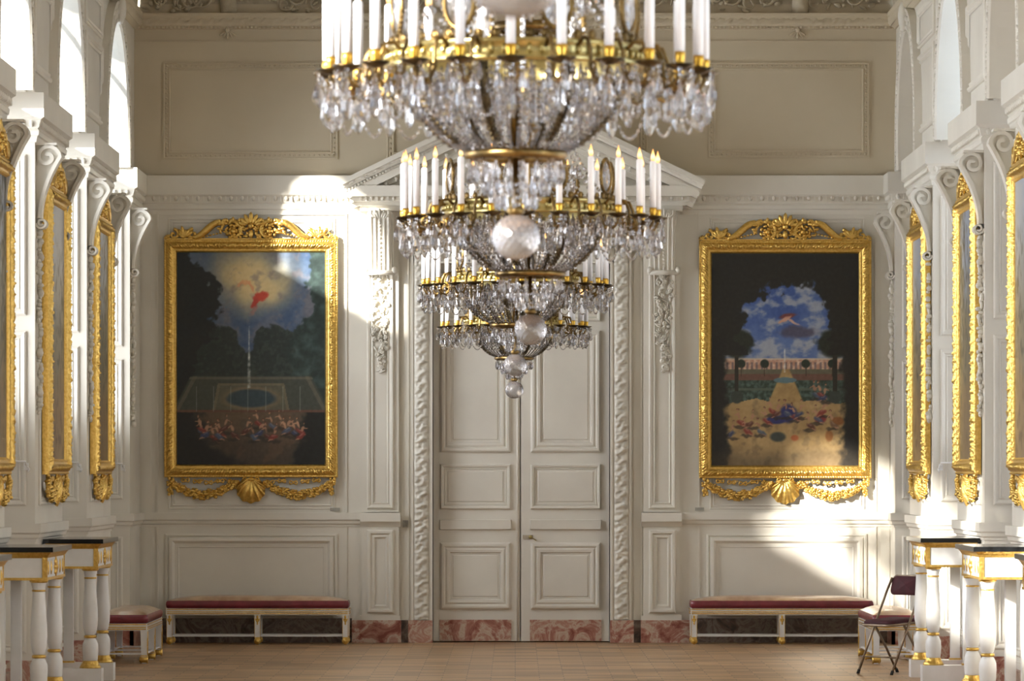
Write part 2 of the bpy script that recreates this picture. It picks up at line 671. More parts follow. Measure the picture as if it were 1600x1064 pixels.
# little pendant leaves under upper cornice
for px, py in ((356, 50), (1246, 50)):
    mb = MB(FE)
    for k in range(-2, 3):
        mb.ell((ax(px) + k * .025, az(py) - .03 + .008 * abs(k), 0.0), (.014, .05, .02), 6, 4, R=Matrix.Rotation(k * .5, 4, 'Z'))
    mb.ell((ax(px), az(py) + .02, 0.02), (.03, .03, .03), 6, 4)
    trim(mb, M['upper'])
# ceiling cove ribs + relief trophies on the end
for px in (357, 805, 1250):
    mb = MB(FE)
    vs = []; fs = []
    for i in range(n := 24):
        t = pi / 2 * i / (n - 1) * .9
        c = R_ * (1 - cos(t)) + .02; b = ZT + R_ * sin(t)
        for j in range(5):
            h = [0, .05, .03 + .03 * abs(sin(i * .9)), .05, 0][j]
            vs.append((ax(px) - .085 + .0425 * j, b - h * sin(t), c + h * cos(t) * 1.0))
    for i in range(n - 1):
        for j in range(4):
            k = i * 5 + j
            fs.append((k, k + 1, k + 6, k + 5))
    mb.smooth = True
    mb.add(vs, fs)
    trim(mb, M['stucco'])


def cove_pt(u, t, h=0.02):
    c = R_ * (1 - cos(t)) + h * cos(t); b = ZT + R_ * sin(t) - h * sin(t)
    return (u, b, c)


def relief(px0, px1, seed):
    rr = random.Random(seed)
    mb = MB(FE)
    for k in range(7):
        u = ax(px0) + (ax(px1) - ax(px0)) * (k + .5) / 7 + rr.uniform(-.04, .04)
        t0 = rr.uniform(.1, .32)
        pts = []; rad = []
        tw = rr.choice((-1, 1))
        R0 = rr.uniform(.07, .12)
        for i in range(16):
            a = tw * i * .45; q = R0 * (1 - i / 20)
            pts.append(cove_pt(u + q * cos(a), t0 + q * sin(a) / R_, .01)); rad.append(.016 * (1 - i / 24))
        mb.tube(pts, rad, 6)
        for i in range(7):
            p = cove_pt(u + rr.uniform(-.2, .2), max(.03, t0 + rr.uniform(-.16, .16)), .005)
            mb.ell(p, (rr.uniform(.02, .05), rr.uniform(.012, .03), .018), 6, 4, R=Matrix.Rotation(rr.uniform(0, 3), 4, 'Z'))
    trim(mb, M['stucco'])


relief(228, 340, 3); relief(375, 560, 5); relief(560, 790, 8); relief(820, 1040, 9); relief(1050, 1235, 6); relief(1268, 1392, 4)

# chair rail on the end wall
for a, b in ((-WX, ax(626)), (ax(1002), WX)):
    mb = MB(FE); mb.extr(a, b, RAILP); trim(mb)

# painting bays and dado panels
for (x0, x1) in ((246, 541), (1092, 1368)):
    mb = MB(FE)
    # raised vertical strips bounding the bay
    for x in (x0, x1):
        mb.box(ax(x) - .008, ax(x) + .008, az(800), az(331), 0, .014)
    mb.box(ax(x0), ax(x1), az(336), az(331), 0, .02)
    mb.ring(ax(x0 + 17), ax(x1 - 17), az(796), az(341), THIN)
    mb.ring(ax(x0 + 22), ax(x1 - 22), az(791), az(346), THIN)
    trim(mb)
    mb = MB(FE)
    for x in (x0, x1):
        mb.box(ax(x) - .008, ax(x) + .008, az(964), az(823), 0, .014)
    panel(mb, x0 + 12, x1 - 14, 834, 962, [(0, 0), (0, .016), (.02, .022), (.03, .008), (.045, .03), (.075, .034), (.09, .02), (.1, .004), (.13, .002), (.135, .008), (.15, .002)])
    trim(mb)
# corner strips
for x0, x1 in ((222, 236), (1376, 1390)):
    mb = MB(FE)
    mb.box(ax(x0), ax(x1), az(797), az(331), 0, .008)
    mb.box(ax(x0), ax(x1), az(960), az(826), 0, .008)
    trim(mb)

# pilaster strips beside the door
for (a, b, side) in ((566, 623, -1), (1005, 1062, 1)):
    cx = (a + b) / 2 + (0 if side < 0 else 1)
    mb = MB(FE)
    mb.box(ax(a), ax(b), az(800), az(331), 0, .05)
    mb.ring(ax(cx - 21), ax(cx + 21), az(795), az(336), PANEL, .05)
    mb.box(ax(a), ax(b), az(966), az(823), 0, .05)
    mb.ring(ax(cx - 21), ax(cx + 21), az(958), az(828), PANEL2, .05)
    mb.box(ax(a - 4), ax(b + 3), az(969), az(962), 0, .06)
    trim(mb)
    mb = MB(FE)
    mb.box(ax(a - 3), ax(b + 3), az(815), az(801), .04, .11)
    mb.extr(ax(a - 3), ax(b + 3), [(.04, az(815)), (.1, az(815)), (.08, az(819)), (.06, az(823)), (.04, az(823))])
    trim(mb)
    # console bracket with reeding under the pediment
    mb = MB(FE)
    w = 17.5 / S
    cu = ax(594.5) if side < 0 else ax(1036.5)
    prof = [(.05, az(331)), (.30, az(331)), (.31, az(337)), (.27, az(350)), (.21, az(370)), (.17, az(395)), (.15, az(415)), (.14, az(428)), (.05, az(428))]
    mb.extr(cu - w, cu + w, prof)
    for k in range(5):
        u = cu - w + .025 + k * (2 * w - .05) / 4
        pts = [(u, b, c + .002) for c, b in prof[1:8]]
        if k == 2:
            for i in range(22):
                t = i / 21; q = t * 5.99; i0 = int(q); fr = q - i0
                p0 = prof[1 + i0]; p1 = prof[2 + i0]
                mb.ell((u, p0[1] + (p1[1] - p0[1]) * fr, p0[0] + (p1[0] - p0[0]) * fr + .004), (.016, .018, .016), 6, 4)
        else:
            mb.tube(pts, .014, 6)
    for k in range(-3, 4):
        mb.ell((cu + k * .026, az(335) - .02 - .004 * abs(k), .315), (.013, .04, .012), 6, 4, R=Matrix.Rotation(-k * .3, 4, 'Z'))
    mb.tube([(cu - w - .03, az(427), .15), (cu + w + .03, az(427), .15)], .026, 10)
    for s_ in (-1, 1):
        mb.ell((cu + s_ * (w + .03), az(424), .14), (.03, .045, .045), 8, 6)
        pts = []
        for i in range(20):
            a_ = i * .5; q = .075 * (1 - i / 24)
            pts.append((cu + s_ * (w + .004), az(345) + q * sin(a_) , .2 + q * cos(a_)))
        mb.tube(pts, .012, 5)
    trim(mb)
    # garland of fruit and flowers below
    rr = random.Random(11 + side)
    mb = MB(FE)
    z0, z1 = az(432), az(582)
    for i in range(110):
        t = i / 110
        wd = .095 * (0.35 + .8 * sin(pi * min(1, .15 + t * .9)) ** .7) * (1 - .35 * t)
        u = cu + rr.uniform(-1, 1) * wd + .02 * sin(t * 9)
        z = z0 + (z1 - z0) * t
        if rr.random() < .45:
            r = rr.uniform(.018, .034)
            mb.ell((u, z, .06 + r * .4), (r, r, r * .7), 7, 4)
            mb.tube([(u + r * .5 * cos(q), z + r * .5 * sin(q), .06 + r * 1.1) for q in [k * pi / 3 for k in range(6)]], .006, 4, closed=True)
        else:
            mb.ell((u, z, .07), (rr.uniform(.008, .014), rr.uniform(.03, .05), .012), 6, 4, R=Matrix.Rotation(rr.uniform(-1.4, 1.4), 4, 'Z'))
    trim(mb)

# door surround with carved bands
mb = MB(FE)
mb.box(ax(643), ax(676), az(969), az(385), 0, .05)
mb.box(ax(953), ax(986), az(969), az(385), 0, .05)
mb.box(ax(643), ax(986), az(412), az(385), 0, .05)
for x0, x1 in ((672, 676), (953, 957)):
    mb.box(ax(x0), ax(x1), az(969), az(412), -.1, .065)
for x0, x1 in ((643, 646), (983, 986)):
    mb.box(ax(x0), ax(x1), az(969), az(385), .05, .062)
mb.box(ax(672), ax(957), az(412), az(409), -.1, .065)
trim(mb)
mb = MB(FE)
carved_strip(mb, ax(647), ax(670), az(968), az(387), .05, .05, .115, 'v', 10, .011)
carved_strip(mb, ax(959), ax(982), az(968), az(387), .05, .05, .115, 'v', 10, .011)
carved_strip(mb, ax(670), ax(959), az(408), az(387), .05, .05, .115, 'u', 8, .012)
trim(mb)
# strips between surround and pilaster
mb = MB(FE)
mb.box(ax(627), ax(629), az(966), az(331), 0, .012)
mb.box(ax(637), ax(639), az(966), az(331), 0, .012)
mb.box(ax(990), ax(992), az(966), az(331), 0, .012)
mb.box(ax(1001), ax(1003), az(966), az(331), 0, .012)
trim(mb)
# overdoor frieze panel
mb = MB(FE)
mb.box(ax(643), ax(986), az(380), az(333), 0, .05)
mb.ring(ax(655), ax(974), az(376), az(338), PANEL, .05)
trim(mb)

# pediment
mb = MB(FE)
mb.box(ax(563), ax(1066), az(331), az(323), 0, .16)
mb.box(ax(558), ax(1071), az(323), az(316), 0, .2)
mb.box(ax(540), ax(1090), az(309.5), az(293), 0, .36)
mb.box(ax(552), ax(1078), az(317), az(309.5), 0, .27)
eggs(mb, ax(556), ax(1074), az(312.5), .28, .026, .115)
trim(mb)
mb = MB(FE)
axp, azp = ax(817), az(150)
def rake(x_end, sgn):
    # x_end tip pixel, going up to apex
    x0, z0 = ax(x_end), az(286)
    dx, dz = axp - x0, azp - z0
    ln = sqrt(dx * dx + dz * dz)
    ang = math.atan2(dz, dx)
    L = Matrix.Translation((x0, z0, 0)) @ Matrix.Rotation(ang, 4, 'Z')
    s = 1 if sgn > 0 else -1
    def bx(b0, b1, c1, over=0.0):
        mb.box(0, ln + .05, min(b0 * s, b1 * s), max(b0 * s, b1 * s), 0, c1, L)
    bx(0, -.05, .44); bx(-.05, -.075, .40); bx(-.10, -.20, .345); bx(-.20, -.25, .255); bx(-.25, -.30, .19)
    n = int(ln / .03)
    vs = []; fs = []
    for i in range(n + 1):
        for j in range(6):
            w = j / 5
            vs.append((ln * i / n, s * (-.012 - .085 * w), .425 - .05 * w + (.028 * carve_pat(ln * i / n, w, .09) if 0 < j < 5 else 0)))
    for i in range(n):
        for j in range(5):
            k = i * 6 + j; fs.append((k, k + 1, k + 7, k + 6))
    mb.smooth = True; mb.add(vs, fs, L); mb.smooth = False
    m = int(ln / .115)
    for i in range(m):
        mb.ell((.3 + i * .115, -.225 * s, .285), (.02, .03, .02), 6, 4, L)
    # dentil strip
    for i in range(int(ln / .035)):
        mb.box(i * .035, i * .035 + .02, min(-.1 * s, -.125 * s), max(-.1 * s, -.125 * s), .3, .372, L)
rake(534, 1); rake(1100, -1)
trim(mb)
mb = MB(FE)
mb.prism([(ax(575), az(292)), (ax(1060), az(292)), (axp, azp - .25)], 0, .1)
for k in range(-8, 9):
    u = axp + k * .13
    mb.ell((u, az(278) + .05 * (1 - abs(k) / 9), .1), (.05, .03, .03), 8, 5, R=Matrix.Rotation(k * .2, 4, 'Z'))
trim(mb)

# ---- doors
def leaf(name, x0, x1, pa, pb):
    mb = MB(FE)
    c0 = -.12
    mb.box(ax(x0), ax(x1), az(1002.5), az(412), c0 - .05, c0)
    P3 = [(0, 0), (0, .014), (.02, .03), (.04, .03), (.055, .012), (.075, .024), (.1, .02), (.11, .004)]
    P1 = [(0, 0), (0, .014), (.012, .026), (.03, .022), (.04, .006), (.05, .012), (.055, .002)]
    for y0, y1, p in ((424, 502, P1), (516, 707, P3), (725, 796, P1), (848, 953, P3)):
        mb.ring(ax(pa), ax(pb), az(y1), az(y0), p, c0)
        o = p[-1][0] + .02
        mb.taper(ax(pa) + o, ax(pb) - o, az(y1) + o, az(y0) - o, c0, c0 + .008, .01)
    mb.taper(ax(pa - 1), ax(pb + 1), az(828), az(812), c0, c0 + .03, .006)
    d = struct(mb.build(name, M['doorp']))
    mb = MB(FE); mb.box(ax(pa - 1), ax(pb + 1), az(1002), az(969), c0, c0 + .014)
    mb.build('marble_kick_panel', M['marblered'], d)
    return d


mb = MB(FE); mb.box(DX0 - .1, DX1 + .1, 0, DZ + .1, -.42, -.36)  # added backing, stops sky light leaking through the door gaps
struct(mb.build('door_light_backing', M['paint']))
d1 = leaf('door_1', 677, 812.4, 687.5, 798)
d2 = leaf('door_2', 814, 952, 829, 939)
mb = MB(FE); mb.tube([(ax(809), az(1002), -.12), (ax(809), az(413), -.12)], .012, 8)
mb.build('astragal', M['doorp'], d1)
mb = MB(FE)
mb.box(ax(817), ax(833), az(842.5), az(836.5), -.12, -.112)
h1 = mb.build('lock_plate', M['silver'], d2)
mb = MB(FE)
mb.lathe([(0, 0), (.012, 0), (.008, .02), (.02, .035), (.02, .05), (0, .056)], 10, Matrix.Translation((ax(829), az(839.5), -.112)))
mb.tube([(ax(829), az(839.5), -.07), (ax(832), az(841), -.065), (ax(838), az(845), -.065)], .006, 6)
mb.build('door_handle', M['brass'], d2)

# ---- plinth marble on the end wall
mb = MB(FE)
for x0, x1 in ((550, 627), (638, 676), (953, 990), (1001, 1079)):
    mb.box(ax(x0), ax(x1), 0, az(969), 0, .075)
struct(mb.build('baseboard_end', M['marblered']))
mb = MB(FE)
for x0, x1 in ((627, 638), (990, 1001)):
    mb.box(ax(x0), ax(x1), 0, az(969), 0, .03)
for x0, x1 in ((-WX, ax(550)), (ax(1079), WX)):
    mb.box(x0, x1, 0, az(966), 0, .045)
struct(mb.build('baseboard_end_dark', M['marbledark']))

# ------------------------------------------------------------------ side walls detail
def scroll_console(mb, y, w=0.17):
    """S scroll bracket under the entablature, centre y (wall frame)"""
    top = ZC - .40
    R = Matrix.Identity(4)
    def rib(pts, th):
        # ribbon extruded along u with thickness
        n = len(pts)
        vs = []; fs = []
        for i, (c, b) in enumerate(pts):
            q0 = pts[max(i - 1, 0)]; q1 = pts[min(i + 1, n - 1)]
            t = Vector((q1[0] - q0[0], q1[1] - q0[1])); t.normalize()
            nx, ny = -t.y * th, t.x * th
            for (cc, bb) in ((c + nx, b + ny), (c - nx, b - ny)):
                vs += [(y - w / 2, bb, cc), (y + w / 2, bb, cc)]
        for i in range(n - 1):
            k = 4 * i
            fs += [(k, k + 1, k + 5, k + 4), (k + 2, k + 6, k + 7, k + 3), (k, k + 4, k + 6, k + 2), (k + 1, k + 3, k + 7, k + 5)]
        fs += [(0, 2, 3, 1), (4 * n - 4, 4 * n - 3, 4 * n - 1, 4 * n - 2)]
        mb.add(vs, fs)
    cx, cz, r0 = .095, top - .115, .10
    pts = []
    for i in range(34):           # inner spiral out to the rim
        a = radians(495 - i * 15); r = r0 * (.12 + .88 * i / 33)
        pts.append((cx + r * cos(a), cz + r * sin(a)))
    # from rim (angle ~0) sweep down and back to the wall
    e = pts[-1]
    for t in [k / 12 for k in range(1, 13)]:
        pts.append((e[0] - (e[0] - .03) * (1 - (1 - t) ** 1.9), e[1] - .50 * t))
    rib(pts, .015)
    c2, z2 = .06, pts[-1][1] - .0
    pp = []
    for i in range(22):
        a = radians(180 + i * 24); r = .045 * (1 - .7 * i / 21)
        pp.append((c2 + r * cos(a) - .015, z2 - .04 + r * sin(a)))
    rib(pp, .009)
    # web between the scrolls
    q = w / 2 - .03
    Lx = frame((y, 0, 0), (0, 0, 1), (0, 1, 0), (1, 0, 0))
    disc = [(cx + r0 * .95 * cos(2 * pi * k / 20), cz + r0 * .95 * sin(2 * pi * k / 20)) for k in range(20)]
    mb.prism(disc, -q, q, Lx)
    mb.prism([(0, top), (.10, top), (e[0] - .012, e[1]), (.125, e[1] - .12), (.075, e[1] - .25), (.04, e[1] - .38), (.02, e[1] - .50), (0, e[1] - .50)], -q + .005, q - .005, Lx)
    mb.box(y - w / 2, y + w / 2, top - .02, top, 0, .17)
    # hanging foliage below
    rr = random.Random(int(y * 10))
    for i in range(46):
        t = i / 46
        mb.ell((y + rr.uniform(-.06, .06), z2 - .12 - 1.5 * t, .015 + rr.uniform(0, .02)), (rr.uniform(.015, .03), rr.uniform(.015, .045), rr.uniform(.014, .032)), 6, 4)


def pier_detail(T, a, b, visible=True, far_end=True, near_end=True, corner=False):
    # entablature block wraps the pier: front + two returns
    p = .08
    mb = MB(T)
    prof = entab_prof(p)
    mb.extr(a, b if not corner else D, prof, e0=1.0, e1=0.0 if corner else 1.0)
    # returns into the window reveals (profile out along -u)
    Lr = frame((a, 0, 0), (0, 0, -1), (0, 1, 0), (-1, 0, 0))
    mb.extr(-0.0, TH - .12, prof, Lr, e0=1.0)
    if not corner:
        Lr = frame((b, 0, 0), (0, 0, -1), (0, 1, 0), (1, 0, 0))
        mb.extr(-0.0, TH - .12, prof, Lr, e0=1.0)
    if visible:
        # eggs on the return facing the camera
        mb2 = MB(T @ frame((a, 0, 0), (0, 0, -1), (0, 1, 0), (-1, 0, 0)))
        eggs(mb, a, b if not corner else D, ZC - .25, .045, .032, .12)
        eggs(mb2, -.04, .34, ZC - .25, .045, .032, .11)
        mb.v_off = len(mb.v)
        base = len(mb.v); mb.v += mb2.v; mb.f += [tuple(i + base for i in f) for f in mb2.f]; mb.sm += mb2.sm
    trim(mb)
    if not visible: return
    # reveal panels facing camera
    mb = MB(T @ frame((a, 0, 0), (0, 0, -1), (0, 1, 0), (-1, 0, 0)))
    P = [(0, 0), (0, .012), (.015, .022), (.03, .018), (.045, .006), (.06, .014), (.07, .001)]
    for z0, z1 in ((3.05, ZC - .5), (1.5, 2.92), (.3, 1.12)):
        mb.ring(.07, TH - .1, z0, z1, P)
    mb.extr(0, TH - .1, RAILP, e0=1.0)
    # upper reveal panel (jamb)
    mb.ring(.11, TH - .09, ZC + .15, APEX - 1.2, P)
    trim(mb)
    # front of the pier
    mb = MB(T)
    bb = b if not corner else D
    mb.extr(a, bb, RAILP, e0=1.0, e1=0.0 if corner else 1.0)
    mb.box(a, bb, .27, .3, 0, .015)
    if not corner:
        mb.ring(a + .28, b - .28, 1.5, ZC - .48, P)
        mb.ring(a + .28, b - .28, .34, 1.12, P)
    trim(mb)
    mb = MB(T)
    scroll_console(mb, a + .15)
    if not corner: scroll_console(mb, b - .15)
    trim(mb)
    # plinth
    mb = MB(T)
    mb.box(a - .03, bb + (.0 if corner else .03), 0, .24, 0, .04)
    mb.box(a - .03, a, 0, .24, -TH + .1, .04)
    TN[0] += 1
    struct(mb.build('baseboard_%s' % ('left' if T is FL else 'right'), M['marblered']))
    # upper wall panel
    if not corner:
        mb = MB(T)
        off = -(UX - WX)
        mb.ring(a + .42, b - .42, ZC + .22, APEX - .35, PANEL2, off)
        mb.ring(a + .42, b - .42, APEX - .28, APEX + .1, PANEL, off)
        trim(mb)


def archivolt(T, a, b):
    off = -(UX - WX)
    r = (b - a) / 2; cy = (a + b) / 2; sz = APEX - r; w = .22; pr = .075
    mb = MB(T)
    path = [(-1, ZC)] + [None] * 0
    pts = []
    n = 36
    for i in range(5): pts.append((pi, ZC + (sz - ZC) * i / 5))
    for i in range(n + 1): pts.append((pi - pi * i / n, None))
    for i in range(1, 6): pts.append((0, sz - (sz - ZC) * i / 5))
    prof = [(0, 0), (0, pr - .02), (.012, pr), (.03, pr), (.05, pr - .02), (.17, pr - .02), (.185, pr), (.21, pr), (w, 0)]
    vs = []; fs = []
    for k, (t, z) in enumerate(pts):
        for (o, h) in prof:
            hh = h
            if .05 <= o <= .17: hh += .02 * (k % 2)
            if z is None: vs.append((cy + (r + o) * cos(t), sz + (r + o) * sin(t), off + hh))
            else: vs.append((cy + (r + o) * (1 if t == 0 else -1), z, off + hh))
    m = len(prof)
    for i in range(len(pts) - 1):
        for j in range(m - 1):
            fs.append((i * m + j, i * m + j + 1, (i + 1) * m + j + 1, (i + 1) * m + j))
    mb.add(vs, fs)
    # carved leaves on the band
    for i in range(60):
        t = pi * (i + .5) / 60
        c, s_ = cos(t), sin(t)
        mb.ell((cy + (r + .11) * c, sz + (r + .11) * s_, off + pr - .01), (.045, .02, .02), 5, 3, R=Matrix.Rotation(t + (.6 if i % 2 else -.6), 4, 'Z'))
    for sd in (-1, 1):
        k = int((sz - ZC) / .05)
        for i in range(k):
            mb.ell((cy + sd * (r + .11), ZC + (i + .5) * .05, off + pr - .01), (.045, .02, .02), 5, 3, R=Matrix.Rotation(.6 if i % 2 else -.6, 4, 'Z'))
    # keystone leaf
    mb.ell((cy, APEX + .14, off + .08), (.07, .16, .06), 8, 6)
    trim(mb)


def do_side(T, ops):
    e = sorted(ops)
    piers = []
    for i in range(len(e) - 1):
        piers.append((e[i][1], e[i + 1][0]))
    for a, b in piers:
        if b > 28: pier_detail(T, a, b, True)
    pier_detail(T, e[-1][1], D, True, corner=True)
    for a, b in e:
        if a > 30: archivolt(T, *arch_of(T, a, b))
    # top cornice
    mb = MB(T)
    off = -(UX - WX)
    mb.extr(Y0, D, [(off - .02, ZT), (off + .1, ZT), (off + .1, az(27)), (off + .06, az(42)), (off + .02, az(46)), (off - .02, az(46))])
    trim(mb, M['upper'])
    mb = MB(T)
    carved_strip(mb, 30, D, az(42), az(27), off + .07, .03, .11, 'u', 5, .03)
    trim(mb, M['upper'])


do_side(FL, OPL); do_side(FR, OPR)

# ------------------------------------------------------------------ paintings
def lin(c):
    return srgb(*c)[:3]


def mix(a, b, t):
    t = max(0.0, min(1.0, t))
    return tuple(a[i] + (b[i] - a[i]) * t for i in range(3))


def sstep(a, b, x):
    t = max(0.0, min(1.0, (x - a) / (b - a))) if a != b else float(x > a)
    return t * t * (3 - 2 * t)


def nz(u, v, s, o=0.0, oct_=4):
    return noise.fractal(Vector((u * s, v * s * 1.4, o)), 1.0, 2.0, oct_)


def blob(c, colr, u, v, cu, cv, ru, rv, soft=.35):
    d = sqrt(((u - cu) / ru) ** 2 + ((v - cv) / rv) ** 2)
    return mix(c, colr, 1 - sstep(1 - soft, 1 + soft * .3, d))


FIG1 = []
_r = random.Random(21)
for k in range(9):
    FIG1.append((_r.choice([.16, .2, .24, .28, .33, .37]) + _r.uniform(-.01, .01), .155 + _r.uniform(-.03, .05), k))
for k in range(13):
    FIG1.append((.48 + .37 * k / 12, .16 + _r.uniform(-.02, .055), k + 3))
FCOL = [(190, 150, 124), (124, 50, 44), (176, 140, 114), (50, 60, 92), (196, 158, 132), (112, 84, 64), (84, 46, 40), (184, 146, 120), (70, 84, 106)]


def rblob(c, colr, u, v, cu, cv, ru, rv, ang, al=1.0):
    x = u - cu; y = (v - cv) * 1.4
    a = x * cos(ang) + y * sin(ang); b = -x * sin(ang) + y * cos(ang)
    d = sqrt((a / ru) ** 2 + (b / rv) ** 2)
    return mix(c, colr, al * (1 - sstep(.55, 1.15, d)))


def figure(c, u, v, fu, fv, k):
    if abs(u - fu) > .08 or abs(v - fv) > .08: return c
    u = fu + (u - fu) / 1.35; v = fv + (v - fv) / 1.35
    wu = u + .006 * noise.noise(Vector((u * 60, v * 60, k * 3.1)))
    wv = v + .005 * noise.noise(Vector((u * 60, v * 60, k * 5.7 + 9)))
    s = 1 if (k * 7) % 3 else -1
    rr = random.Random(k * 13 + 1)
    cloth = FCOL[rr.choice((1, 3, 5, 6, 8, 1, 3))]
    skin = mix((190, 146, 116), (150, 108, 84), rr.random())
    c = rblob(c, (44, 38, 34), wu, wv, fu + .004, fv - .03, .034, .010, 0, .7)
    c = rblob(c, cloth, wu, wv, fu + s * .012, fv - .016, .030, .013, s * -.5, .9)
    c = rblob(c, mix(cloth, (220, 200, 180), .35), wu, wv, fu + s * .008, fv - .010, .016, .004, s * -.6, .7)
    c = rblob(c, skin, wu, wv, fu, fv + .010, .0075, .019, s * .35, .95)
    c = rblob(c, skin, wu, wv, fu - s * .012, fv + .014, .015, .0035, s * (.9 - rr.random()), .9)
    c = rblob(c, skin, wu, wv, fu + s * .026, fv - .026, .015, .0035, s * -.3, .8)
    c = rblob(c, (92, 60, 44), wu, wv, fu - s * .005, fv + .0325, .0065, .0065, 0, .95)
    c = rblob(c, skin, wu, wv, fu - s * .006, fv + .030, .004, .005, 0, .9)
    return c


def paint1(u, v):
    n1 = nz(u, v, 5, 1.0); n2 = nz(u, v, 14, 5.0); n3 = nz(u, v, 40, 9.0, 2)
    c = mix((52, 74, 104), (84, 98, 118), n1 + .5)
    g = sqrt(((u - .50) / .36) ** 2 + ((v - .88) / .19) ** 2)
    c = mix(c, (214, 188, 132), (1 - sstep(.2, 1.15, g + .25 * n1)) * .95)
    c = mix(c, (118, 108, 108), sstep(.0, .7, n2 + .5 * n1 + (.78 - v)) * .55)
    c = mix(c, (90, 92, 104), sstep(.62, .9, 1.35 - v + .2 * n1) * .6 * (v < .74))
    # generic drifting red cloth in the glow
    wu = u + .02 * n2; wv = v + .014 * n1 + .008 * n3
    c = rblob(c, (214, 150, 104), wu, wv, .455, .855, .05, .018, .3, .8)
    c = rblob(c, (206, 138, 96), wu, wv, .50, .835, .05, .014, -1.0, .8)
    c = rblob(c, (186, 66, 46), wu, wv, .565, .785, .05, .036, .5)
    c = rblob(c, (168, 56, 42), wu, wv, .525, .755, .045, .022, 1.0)
    c = rblob(c, (150, 100, 90), wu, wv, .52, .725, .05, .012, 1.0, .6)
    # distant trees
    th = .63 + .05 * n1 + .03 * n2 - .10 * sin(pi * u) ** 2 * 0
    th -= .09 * math.exp(-((u - .47) / .06) ** 2)
    c = mix(c, (34, 44, 42), sstep(-.012, .012, th - v))
    if v < th: c = mix(c, (50, 60, 54), sstep(.1, .4, n2 + n3 * .5) * .6)
    # left and right near trees
    e = .20 + .07 * sin(v * 9 + 1) + .06 * n2 + .05 * n1 - .10 * sstep(.86, 1, v)
    c = mix(c, (18, 25, 27), sstep(-.012, .02, e - u))
    e = .80 + .06 * sin(v * 10) + .06 * n2 + .06 * n1 + .14 * sstep(.84, .96, v)
    if v > .36:
        t = sstep(-.012, .02, u - e)
        c = mix(c, mix((32, 46, 44), (60, 78, 74), n2 + .3), t)
    # terrace
    if v < .425:
        w = .40 + (.425 - v) * .75
        t = sstep(-.01, .01, w - abs(u - .5)) * sstep(.245, .252, v) * (1 - sstep(.415, .42, v))
        c = mix(c, (62, 66, 58), t)
        if t > .3:
            if abs(abs(u - .5) - (w - .03)) < .014: c = mix(c, (112, 104, 86), .5)
            if abs(v - .408) < .006: c = mix(c, (112, 104, 86), .5)
            w2 = .22 + (.40 - v) * .28
            if abs(u - .5) < w2 and v < .385: c = mix(c, (126, 112, 86), .65)
            if abs(u - .5) < w2 - .02 and v < .372: c = mix(c, (70, 74, 62), .55)
            c = blob(c, (118, 102, 78), u + .01 * n2, v, .5, .312, .215, .062, .3)
            c = blob(c, (48, 64, 70), u + .01 * n2, v, .5, .312, .18, .046, .2)
            if abs(v - .252) < .006: c = (96, 66, 54)
    # jets of water
    if .36 < v < .655: c = mix(c, (190, 192, 184), (.55 + .5 * n3) * (1 - sstep(.2, 1.0, abs(u - .487) / (.004 + .012 * sstep(.66, .42, v)))))
    for k in range(7):
        uu = .13 + .117 * k
        if abs(u - uu) < .003 and .25 < v < .37: c = mix(c, (150, 156, 148), .45)
    # foreground
    if v < .248:
        c = mix((86, 74, 60), (64, 54, 46), (.25 - v) * 4 + .3 * n2)
        c = mix(c, (112, 84, 60), sstep(.05, .3, n1) * .3)
        c = mix(c, (22, 23, 24), sstep(-.05, .07, (.17 + .1 * (.24 - v) * 4 + .04 * n2) - u + (.09 - v) * (v < .09) * 2))
        c = mix(c, (20, 24, 24), sstep(-.03, .03, u - (.86 - .12 * (.24 - v) * 3 + .04 * n2)))
    for (fu, fv, k) in FIG1: c = figure(c, u, v, fu, fv, k)
    return tuple(max(0, x + 7 * n3) for x in c)


FIG2 = []
for k in range(6): FIG2.append((.14 + .045 * k, .20 + _r.uniform(-.035, .03), k))
for k in range(9): FIG2.append((.40 + .052 * k, .235 + _r.uniform(-.04, .05), k + 2))
for k in range(3): FIG2.append((.70 + .035 * k, .335 + _r.uniform(-.01, .02), k + 4))


